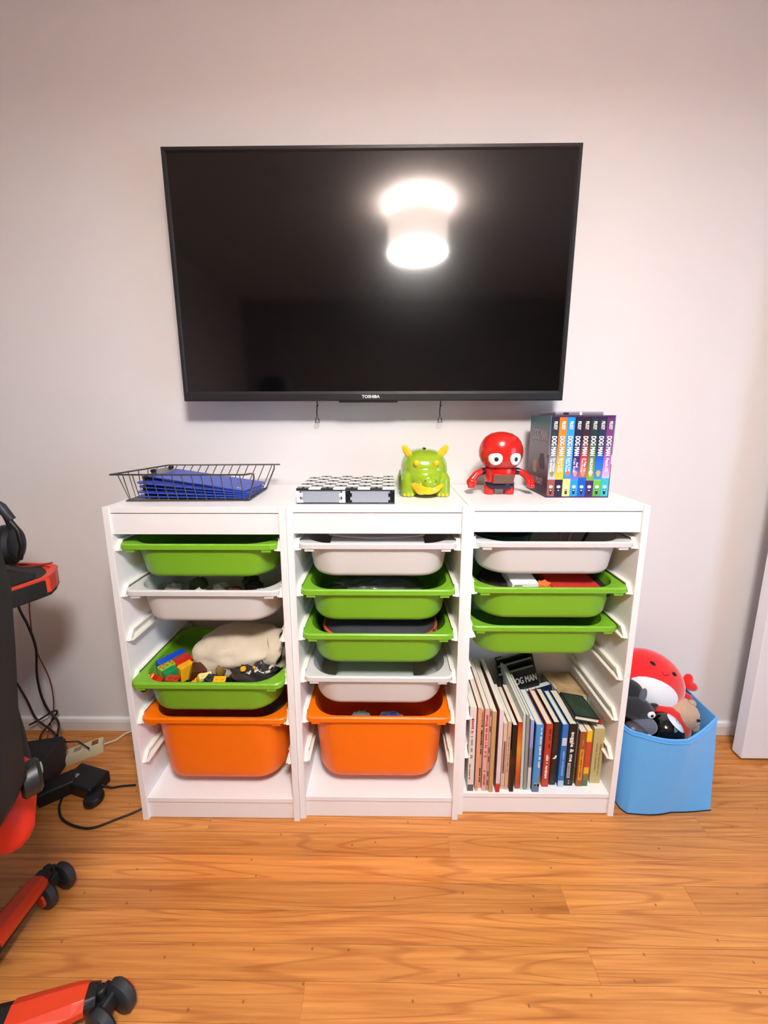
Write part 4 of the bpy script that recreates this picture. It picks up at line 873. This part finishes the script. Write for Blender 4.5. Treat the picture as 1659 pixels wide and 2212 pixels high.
part('body', G().loft([ringp(mix(0), 0.002)] + [ringp(mix(k/8), HB*k/8) for k in range(1, 8)] + [ringp(topc, HB, 0.004)] + [ringp(topc, HB, 0.004, off=0.004)] + [ringp(mix(k/8), HB*k/8, off=0.005) for k in range(7, 0, -1)] + [ringp(mix(0), 0.006, off=0.006)]), m_fab, fb, smooth=32)
part('rim_seam', G().tube(ringp(topc, HB-0.010, 0.004, off=-0.0012), 0.0012, 5, closed=True), m_fab, fb)
part('base_trim', G().loft([ringp(botc, 0.0002, off=0.002), ringp(botc, 0.0002, off=-0.002), ringp(botc, 0.003, off=-0.002), ringp(botc, 0.003, off=0.002)], loop=True), M('dark_base', (26, 30, 40), 0.8), fb)
# crab
m_rp = M('red_plush', (228, 20, 24), 0.95, bump=0.25, bscale=500, sheen=0.6); m_wp = M('white_plush', (244, 242, 244), 0.95, bump=0.2, bscale=500, sheen=0.4)
crab = thing('plush_crab', 'red plush crab with a white belly on top of the basket', 'plush toy', (1.550, -0.140, 0.330), (math.radians(-14), math.radians(23), math.radians(-8)))
rad = (0.112, 0.066, 0.092)
part('body', G().ell((0,0,0), rad, 40, 26), m_rp, crab, smooth=180)
part('belly', G().patch(-0.006, -0.020, 0.074, 0.044, rad, 0.0015), m_wp, crab, smooth=60)
for x, z in ((-0.036, 0.060), (0.032, 0.058)): part('eye', G().patch(x, z, 0.0075, 0.0048, rad, 0.002, m=3, n=14), m_black, crab, smooth=60)
def onS(x, z): return -(rad[1]*math.sqrt(max(0.0, 1-(x/rad[0])**2-(z/rad[2])**2))) - 0.0008
part('mouth', G().tube([(x, onS(x, 0.044+0.006*(x/0.011)**2), 0.044+0.006*(x/0.011)**2) for x in [-0.011+0.0022*k for k in range(11)]], 0.0009, 5), M('dark_red_thread', (130, 10, 14), 0.8), crab)
claw = G().ell((0.126, -0.004, 0.040), (0.022, 0.012, 0.015), 18, 12).ell((0.112, -0.004, 0.054), (0.014, 0.012, 0.020), 18, 12).ell((0.106, -0.002, 0.034), (0.014, 0.008, 0.010), 14, 10)
part('claw', claw, m_rp, crab, remesh=0.002, smoothit=3)
for x, z, a in ((0.126, 0.004, 0.0), (0.122, -0.030, 0.15), (0.116, -0.050, 0.25)):
    part('leg', G().ell((x, 0.002, z), (0.026, 0.010, 0.0105), 18, 10, mat=Euler((0, -a, 0)).to_matrix().to_4x4()), m_rp, crab, smooth=180)
# dark animal with grey muzzle
m_dk = M('black_plush', (26, 27, 32), 0.95, bump=0.3, bscale=500, sheen=0.3); m_gp = M('grey_plush', (92, 92, 108), 0.95, bump=0.3, bscale=500, sheen=0.3)
dk = thing('plush_donkey', 'black plush animal with grey muzzle and one white eye showing', 'plush toy', (1.462, -0.228, 0.300), (0, math.radians(12), math.radians(5)))
part('head', G().ell((0,0,0), (0.050, 0.036, 0.034), 26, 16), m_dk, dk, smooth=180)
part('muzzle', G().ell((0.010, -0.030, -0.026), (0.036, 0.024, 0.026), 24, 16), m_gp, dk, smooth=180)
part('ear', G().ell((0.006, 0.0, 0.044), (0.010, 0.008, 0.026), 16, 12), m_gp, dk, smooth=180)
part('ear', G().ell((0.050, 0.004, 0.012), (0.022, 0.007, 0.009), 16, 10, mat=Euler((0, -0.3, 0)).to_matrix().to_4x4()), m_dk, dk, smooth=180)
ey = part('eye', G().ell((0.016, -0.034, 0.012), (0.0125, 0.004, 0.0105), 18, 10), m_wp, dk, smooth=180)
part('pupil', G().ell((0.015, -0.0378, 0.012), (0.005, 0.002, 0.0045), 12, 8), m_black, ey, smooth=180)
eg = thing('plush_rabbit', 'dark grey smooth toy with a small white paw by the basket rim', 'plush toy', (1.437, -0.268, 0.262), (0, 0.3, 0))
part('body', G().ell((0,0,0), (0.034, 0.024, 0.026), 22, 14), M('grey_satin', (70, 64, 72), 0.4), eg, smooth=180)
part('paw', G().ell((0.032, -0.012, -0.002), (0.010, 0.008, 0.012), 12, 8).ell((0.042, -0.012, -0.016), (0.022, 0.008, 0.008), 14, 8).ell((0.030, -0.014, -0.012), (0.010, 0.007, 0.007), 12, 8), m_wp, eg, smooth=180)
bh = thing('plush_toy', 'black round plush head with tan ears at the frame edge', 'plush toy', (1.462, -0.185, 0.326))
part('head', G().ell((0,0,0), (0.042, 0.036, 0.036), 24, 16), m_dk, bh, smooth=180)
for x, z in ((-0.024, -0.052), (0.038, -0.036)): part('ear', G().ell((x, -0.018, z), (0.020, 0.008, 0.010), 14, 10), M('tan_plush', (196, 120, 92), 0.9), bh, smooth=180)
part('collar', G().ell((0.010, -0.006, -0.040), (0.040, 0.026, 0.014), 20, 10), M('brown_plush', (96, 44, 30), 0.9), bh, smooth=180)
tag(part('plush_tail', G().tube([(1.505, -0.18, 0.262), (1.545, -0.196, 0.272), (1.590, -0.205, 0.258), (1.618, -0.212, 0.226), (1.622, -0.215, 0.19)], [0.012, 0.024, 0.028, 0.026, 0.02], 18), M('red_orange_plush', (214, 28, 24), 0.95, bump=0.25, bscale=500, sheen=0.5), smooth=120), 'curved red plush arm lying under the red crab', 'plush toy')
ball = thing('black_ball', 'shiny black ball with a white disc in the basket', 'ball', (1.543, -0.240, 0.240), (math.radians(-20), 0, math.radians(20)))
BR_ = (0.048, 0.048, 0.048)
part('shell', G().ell((0,0,0), BR_, 40, 26), M('gloss_black', (8, 8, 10), 0.06, coat=0.5), ball, smooth=180)
dr = Euler((math.radians(-32), 0, math.radians(30))).to_matrix().to_4x4()
dsc = part('disc', G().patch(0, 0, 0.026, 0.026, BR_, 0.0006), M('gloss_white', (214, 226, 236), 0.15), ball, smooth=60); dsc.rotation_euler = (math.radians(-38), 0, math.radians(32))
part('digit', G().tube([(0.006, -0.0482, 0.003), (0.0, -0.0488, 0.006), (-0.006, -0.0482, 0.003), (-0.006, -0.0482, -0.003), (0.0, -0.0488, -0.006), (0.006, -0.0482, -0.003)], 0.0006, 5, closed=True), m_dark, dsc)
tn = thing('plush_bear', 'tan curly plush animal with closed eyes in the basket', 'plush toy', (1.625, -0.192, 0.256), (0, math.radians(18), math.radians(-10)))
m_tn = M('tan_fur', (196, 160, 132), 0.98, bump=1.0, bscale=140, var=0.12, vscale=70, sheen=0.5)
part('head', G().ell((0,0,0), (0.050, 0.044, 0.046), 44, 30, fn=lumpy(4, 0.06, 9)), m_tn, tn, smooth=180)
part('ear', G().ell((0.012, -0.004, 0.046), (0.012, 0.008, 0.011), 14, 10), m_tn, tn, smooth=180)
part('eye', G().patch(0.026, 0.018, 0.008, 0.0017, (0.051, 0.045, 0.047), 0.003, n=14, m=3), m_black, tn, smooth=60)
part('nose', G().ell((-0.030, -0.036, 0.002), (0.006, 0.004, 0.005), 12, 8), M('nose_brown', (110, 56, 40), 0.6), tn, smooth=180)
part('muzzle', G().ell((0.034, -0.018, -0.016), (0.018, 0.014, 0.016), 16, 12, fn=lumpy(8, 0.08, 8)), m_tn, tn, smooth=180)
# stuffing of toys below, unseen detail kept simple: one folded blanket carries the pile
tag(part('folded_blanket', G().loft([rrect(0.20, 0.15, 0.05, 0.007, 6, 1.545, -0.16), rrect(0.22, 0.17, 0.05, 0.05, 6, 1.545, -0.16), rrect(0.22, 0.17, 0.06, 0.14, 6, 1.545, -0.16), rrect(0.20, 0.15, 0.06, 0.175, 6, 1.545, -0.155)]), M('dark_red_blanket', (70, 24, 22), 0.95), smooth=70), 'dark folded blanket under the plush toys in the basket', 'blanket')

# ------------------------------------------------------------------ left corner: desk, chair, headset, cables
dsk = thing('gaming_desk', 'black desk with a red-orange edge at the left of the frames', 'desk', (-0.17, -0.225, 0))
top = [(-0.66, 0.0), (-0.075, -0.006), (-0.035, -0.022), (-0.008, -0.060), (0.006, -0.092), (-0.010, -0.135), (-0.050, -0.22), (-0.070, -0.32), (-0.080, -1.10), (-0.66, -1.10)]
part('desktop', G().prism(top, 0.706, 0.752), M('desk_black', (18, 17, 18), 0.55), dsk, bevel=0.003)
edge = [(-0.175, 0.001), (-0.075, -0.005), (-0.034, -0.021), (-0.007, -0.060), (0.006, -0.092), (-0.010, -0.135), (-0.050, -0.22)]
part('edge_trim', G().loft([[Vector((x, y, 0.7515)), Vector((x, y, 0.758)), Vector((x-0.012, y-0.008, 0.758)), Vector((x-0.012, y-0.008, 0.7515))] for x, y in edge]), m_red, dsk, smooth=40)
part('side_trim', G().prism([(-0.075, -0.0065), (-0.034, -0.0225), (-0.0065, -0.0605), (0.0075, -0.092), (-0.006, -0.115), (-0.012, -0.10), (-0.03, -0.06), (-0.05, -0.04), (-0.08, -0.02)], 0.716, 0.7525), m_red, dsk)
part('mouse_mat', G().prism([(-0.62, -0.030), (-0.20, -0.030), (-0.05, -0.07), (-0.028, -0.10), (-0.06, -0.20), (-0.10, -0.6), (-0.62, -0.6)], 0.7522, 0.7552), m_blackm, dsk)
for x, y in ((-0.60, -0.10), (-0.46, -1.02), (-0.60, -1.02)): part('leg', G().box(x-0.03, x+0.03, y-0.025, y+0.025, 0, 0.706), m_black, dsk)
part('crossbar', G().box(-0.615, -0.585, -1.0, -0.12, 0.45, 0.52), m_black, dsk)
# headset on a stand on the desk
hs = thing('headset', 'black over-ear headset standing on the desk', 'headset', (-0.325, -0.30, 0.7553), (0, 0, math.radians(15)))
part('stand', G().lathe([(0,0), (0.045,0), (0.045,0.006), (0.008,0.010), (0.006,0.03), (0.006,0.20), (0,0.205)], 20, (-0.03, 0.0, 0)), m_black, hs, smooth=40)
part('headband', G().tube([(-0.03+0.082*math.sin(a), 0, 0.118+0.098*math.cos(a)) for a in [-1.45+2.9*k/20 for k in range(21)]], [0.006]*21, 10), m_black, hs, smooth=60)
part('slider', G().tube([(0.012, 0, 0.205), (0.040, 0, 0.180), (0.058, 0, 0.145)], [0.011, 0.012, 0.010], 10), m_dark, hs, smooth=60)
for s in (-1, 1):
    c0 = -0.03 + s*0.072
    cu_ = part('ear_cup', G().lathe([(0.0, -0.016), (0.036, -0.016), (0.043, -0.008), (0.043, 0.010), (0.036, 0.018), (0.0, 0.020)], 26, mat=Matrix.Translation((c0, 0, 0.078)) @ Matrix.Rotation(s*H90, 4, 'Y') @ Matrix.Diagonal((1.25, 1, 1, 1))), m_black, hs, smooth=40)
    part('yoke', G().tube([(-0.03+s*0.080, 0.0, 0.150), (-0.03+s*0.104, -0.01, 0.118), (-0.03+s*0.108, -0.012, 0.075), (-0.03+s*0.096, -0.008, 0.038)], 0.006, 8), m_black, hs, smooth=60)
part('cable', G().tube([(0.04, 0.0, 0.034), (0.05, 0.01, 0.012), (0.075, 0.02, 0.006), (0.11, 0.04, 0.005)], 0.002, 6), M('red_cable', (120, 34, 26), 0.5), hs)
# gaming chair seen from behind on the right
ch = thing('gaming_chair', 'black gaming chair with red-orange seat sides and leg caps', 'chair', (-0.110, -0.775, 0), (0, 0, math.radians(140)))
m_fabk = M('chair_black', (13, 12, 13), 0.75, bump=0.2, bscale=400)
part('column', G().cyl((0,0,0.09), (0,0,0.42), 0.028, 0.022, 20).cyl((0,0,0.07), (0,0,0.20), 0.04, 0.036, 20), m_black, ch, smooth=40)
UX, UY = 0.058, 0.016   # upper chair sits slightly forward of the column
seat = part('seat', G().loft([rrect(0.36, 0.36, 0.07, 0.470, 6, UX, UY), rrect(0.41, 0.40, 0.09, 0.50, 6, UX, UY), rrect(0.41, 0.40, 0.10, 0.545, 6, UX, UY), rrect(0.36, 0.36, 0.10, 0.570, 6, UX, UY)]), m_fabk, ch, smooth=60)
for s in (-1, 1):
    def bol(sec): return G().loft([[Vector((x+UX, UY+s*(0.200+dy*w_), 0.548+dz*h_)) for dy, dz in [(math.cos(2*math.pi*k/14), math.sin(2*math.pi*k/14)) for k in range(14)]] for x, w_, h_ in sec])
    part('seat_bolster', bol(((-0.245, 0.012, 0.025), (-0.235, 0.026, 0.042), (-0.17, 0.036, 0.050), (-0.13, 0.037, 0.050))), M('chair_red', (226, 44, 18), 0.6), seat, smooth=60)
    part('seat_bolster', bol(((-0.129, 0.036, 0.048), (0.0, 0.036, 0.044), (0.20, 0.032, 0.036), (0.25, 0.02, 0.02))), m_fabk, seat, smooth=60)
bkr = part('backrest', G().loft([[Vector((UX-0.262-0.10*((z-0.5)/0.8)+dx*0.042, UY+y, z)) for y, dx in ((-w_, 0.1), (-w_*0.9, -0.8), (-w_*0.4, -1), (w_*0.4, -1), (w_*0.9, -0.8), (w_, 0.1), (w_*0.85, 1), (-w_*0.85, 1))] for z, w_ in ((0.600, 0.15), (0.615, 0.208), (0.65, 0.224), (0.76, 0.228), (0.86, 0.236), (0.95, 0.242), (1.02, 0.238), (1.10, 0.215), (1.25, 0.16), (1.33, 0.14), (1.36, 0.09))]), m_fabk, ch, smooth=60)
for s in (-1, 1):
    hg = part('hinge_cover', G().lathe([(0,-0.012), (0.020,-0.012), (0.025,-0.008), (0.025,0.008), (0.020,0.012), (0,0.013)], 24, mat=Matrix.Translation((UX-0.255, UY+s*0.228, 0.628)) @ Matrix.Rotation(H90, 4, 'X')), m_black, ch, smooth=40)
    part('cap', G().lathe([(0,0.0), (0.010,0.0), (0.008,0.003), (0,0.004)], 16, mat=Matrix.Translation((UX-0.255, UY+s*0.228+s*0.011, 0.636)) @ Matrix.Rotation(-s*H90, 4, 'X')), M('cap_grey', (120, 118, 116), 0.4), hg, smooth=40)
# five-star base; legs point so that two of them show
for k in range(5):
    a = math.radians(92 - 140 - 72*k)
    R_ = Matrix.Rotation(a, 4, 'Z')
    lg = part('base_leg', G().loft([[R_ @ Vector((x, y, z)) for y, z in ((-w_, zb_), (-w_, zt_-0.010), (-w_*0.55, zt_), (w_*0.55, zt_), (w_, zt_-0.010), (w_, zb_))] for x, w_, zb_, zt_ in ((0.03, 0.034, 0.075, 0.125), (0.15, 0.028, 0.066, 0.100), (0.25, 0.024, 0.060, 0.086), (0.285, 0.018, 0.060, 0.078))]), m_black, ch, bevel=0.002)
    part('leg_cap', G().loft([[R_ @ Vector((x, y, z)) for y, z in ((-w_*1.04, zt_-0.022), (-w_*1.04, zt_-0.009), (-w_*0.5, zt_+0.002), (w_*0.5, zt_+0.002), (w_*1.04, zt_-0.009), (w_*1.04, zt_-0.022))] for x, w_, zt_ in ((0.150, 0.0285, 0.1000), (0.25, 0.0242, 0.086), (0.268, 0.021, 0.082))]), m_red, lg, bevel=0.001)
    tip = R_ @ Vector((0.290, 0, 0)); sw = Matrix.Translation(tip) @ Matrix.Rotation(a + [1.25, 2.5, 1.2, 0.5, 2.0][k], 4, 'Z')
    cs_ = part('caster', G().cyl(sw @ Vector((0,0,0.05)), sw @ Vector((0,0,0.075)), 0.008, n=10).prism([(0,0)]*0 or [(-0.022,0.030),(0.022,0.030),(0.018,0.052),(-0.010,0.058),(-0.024,0.045)], -0.008, 0.008, 'y') if False else G().cyl(sw @ Vector((0,0,0.045)), sw @ Vector((0,0,0.078)), 0.009, n=10).add([sw @ Vector(p) for p in ((-0.024,-0.022,0.030),(0.02,-0.022,0.030),(0.02,0.022,0.030),(-0.024,0.022,0.030),(-0.018,-0.020,0.058),(0.012,-0.020,0.058),(0.012,0.020,0.058),(-0.018,0.020,0.058))], [(3,2,1,0),(4,5,6,7),(0,1,5,4),(1,2,6,5),(2,3,7,6),(3,0,4,7)]), m_black, ch, bevel=0.004)
    for s in (-1, 1):
        wl = part('wheel', G().lathe([(0,-0.010), (0.027,-0.010), (0.032,-0.006), (0.032,0.006), (0.027,0.010), (0,0.010)], 24, mat=sw @ Matrix.Translation((-0.020, s*0.020, 0.0322)) @ Matrix.Rotation(H90, 4, 'X')), m_dark, cs_, smooth=40)
    for s in (-1, 1):
        part('hub', G().lathe([(0,-0.001), (0.019,-0.001), (0.017,0.003), (0,0.004)], 20, mat=sw @ Matrix.Translation((-0.020, s*0.031, 0.0322)) @ Matrix.Rotation(-s*H90, 4, 'X')), m_red, cs_, smooth=40)
# power strip, adapters, cables on the floor
m_iv = M('ivory_plastic', (214, 202, 164), 0.45)
pst = thing('power_strip', 'ivory power strip on the floor by the baseboard', 'power strip', (-0.352, -0.118, 0.0), (0, 0, math.radians(32)))
part('body', G().loft([rrect(0.135, 0.044, 0.006, 0.0, 3), rrect(0.135, 0.044, 0.006, 0.022, 3), rrect(0.130, 0.034, 0.006, 0.032, 3)]), m_iv, pst, smooth=35)
for x in (-0.04, -0.005): part('socket', G().box(x-0.010, x+0.010, -0.009, 0.009, 0.0318, 0.0326), M('ivory_dark', (150, 140, 112), 0.6), pst)  # sockets are flat patches of darker ivory
part('switch', G().box(0.034, 0.052, -0.008, 0.008, 0.0318, 0.036), M('switch_amber', (150, 70, 40), 0.4), pst)
part('cord', G().tube([(0.066, 0.0, 0.014), (0.10, 0.005, 0.008), (0.125, 0.024, 0.006), (0.155, 0.026, 0.006), (0.235, 0.022, 0.006)], 0.0035, 8), m_iv, pst, smooth=60)
ad = thing('power_adapter', 'black rectangular power adapter nearest the left frame', 'adapter', (-0.245, -0.222, 0.0), (0, 0, math.radians(-14)))
part('body', G().box(-0.062, 0.058, -0.034, 0.034, 0.0, 0.040), m_black, ad, bevel=0.006, seg=3)
part('label_plate', G().box(-0.035, -0.022, -0.012, 0.0, 0.0398, 0.0404), M('label_grey', (150, 150, 150), 0.5), ad)
part('cord', G().tube([(0.058, 0.004, 0.018), (0.085, 0.012, 0.006), (0.115, 0.028, 0.004), (0.150, 0.040, 0.004)], 0.003, 7), m_black, ad, smooth=60)
ad2 = thing('power_adapter', 'black upright plug adapter pushed into the ivory strip', 'adapter', (-0.410, -0.150, 0.0), (0, math.radians(0), math.radians(30)))
part('body', G().box(-0.03, 0.03, -0.022, 0.022, 0.0, 0.075), m_black, ad2, bevel=0.005, seg=3)
part('cord', G().tube([(0.0, 0.0, 0.070), (0.02, -0.01, 0.088), (0.07, -0.02, 0.075), (0.10, -0.035, 0.045)], 0.0025, 7), m_black, ad2, smooth=60)
ad3 = thing('cable_reel', 'black round cable puck lying in front of the adapter', 'cable puck', (-0.185, -0.268, 0.0))
part('body', G().lathe([(0,0), (0.024,0), (0.026,0.004), (0.026,0.018), (0.022,0.024), (0,0.025)], 24), m_black, ad3, smooth=40)
bx_ = thing('dark_floor_box', 'dark low box on the floor under the desk', 'casing', (-0.45, -0.19, 0), (0, 0, math.radians(12)))  # plain dark low box with a flat black front piece
part('body', G().box(-0.10, 0.085, -0.11, 0.03, 0.0, 0.11), M('case_dark', (30, 28, 32), 0.6), bx_, bevel=0.006, seg=3)
part('front_grille', G().box(-0.08, 0.065, -0.113, -0.108, 0.02, 0.09), m_blackm, bx_)
pl2 = thing('power_adapter', 'black bulky adapter leaning beside the low dark box', 'adapter', (-0.315, -0.245, 0), (0, 0, math.radians(35)))
part('body', G().box(-0.045, 0.045, -0.028, 0.028, 0, 0.045), m_black, pl2, bevel=0.006, seg=3)
def cable(label, pts, r, mat, name='cable'):
    # smooth the polyline with Catmull-Rom
    P = [Vector(p) for p in pts]; out = []
    for i in range(len(P)-1):
        p0, p1, p2, p3 = P[max(i-1,0)], P[i], P[i+1], P[min(i+2, len(P)-1)]
        for k in range(6):
            t = k/6
            out.append(0.5*((2*p1)+(-p0+p2)*t+(2*p0-5*p1+4*p2-p3)*t*t+(-p0+3*p1-3*p2+p3)*t*t*t))
    out.append(P[-1])
    return tag(part(name, G().tube(out, r, 7), mat, smooth=60), label, 'cable')
m_cab = M('black_cable', (22, 18, 18), 0.5)
cable('black cable looping over the floor to the left frame', [(-0.290, -0.262, 0.004), (-0.274, -0.290, 0.004), (-0.236, -0.322, 0.004), (-0.179, -0.341, 0.004), (-0.129, -0.344, 0.004), (-0.08, -0.322, 0.004), (-0.030, -0.296, 0.004), (-0.005, -0.27, 0.004)], 0.003, m_cab)
cable('black cable hanging nearest the chair behind the desk', [(-0.52, -0.10, 0.705), (-0.496, -0.1, 0.552), (-0.476, -0.1, 0.486), (-0.462, -0.1, 0.402), (-0.485, -0.09, 0.30), (-0.505, -0.07, 0.20), (-0.50, -0.06, 0.13), (-0.46, -0.07, 0.09), (-0.42, -0.12, 0.085)], 0.0035, m_cab)
cable('thin reddish cable hanging from the desk edge', [(-0.450, -0.1, 0.705), (-0.452, -0.1, 0.609), (-0.463, -0.1, 0.52), (-0.470, -0.095, 0.402), (-0.475, -0.06, 0.25), (-0.50, -0.04, 0.12), (-0.52, -0.05, 0.04), (-0.50, -0.10, 0.006)], 0.0018, M('red_cable', (120, 34, 26), 0.5))
cable('black cable bent into a peak in front of the baseboard', [(-0.60, -0.04, 0.05), (-0.56, -0.035, 0.070), (-0.515, -0.03, 0.098), (-0.500, -0.03, 0.094), (-0.520, -0.04, 0.06), (-0.535, -0.07, 0.03), (-0.50, -0.10, 0.006)], 0.0032, m_cab)
cable('black cable sagging low behind the adapters', [(-0.62, -0.06, 0.30), (-0.585, -0.05, 0.17), (-0.560, -0.05, 0.085), (-0.50, -0.06, 0.045), (-0.455, -0.08, 0.020), (-0.43, -0.12, 0.080)], 0.0032, m_cab)
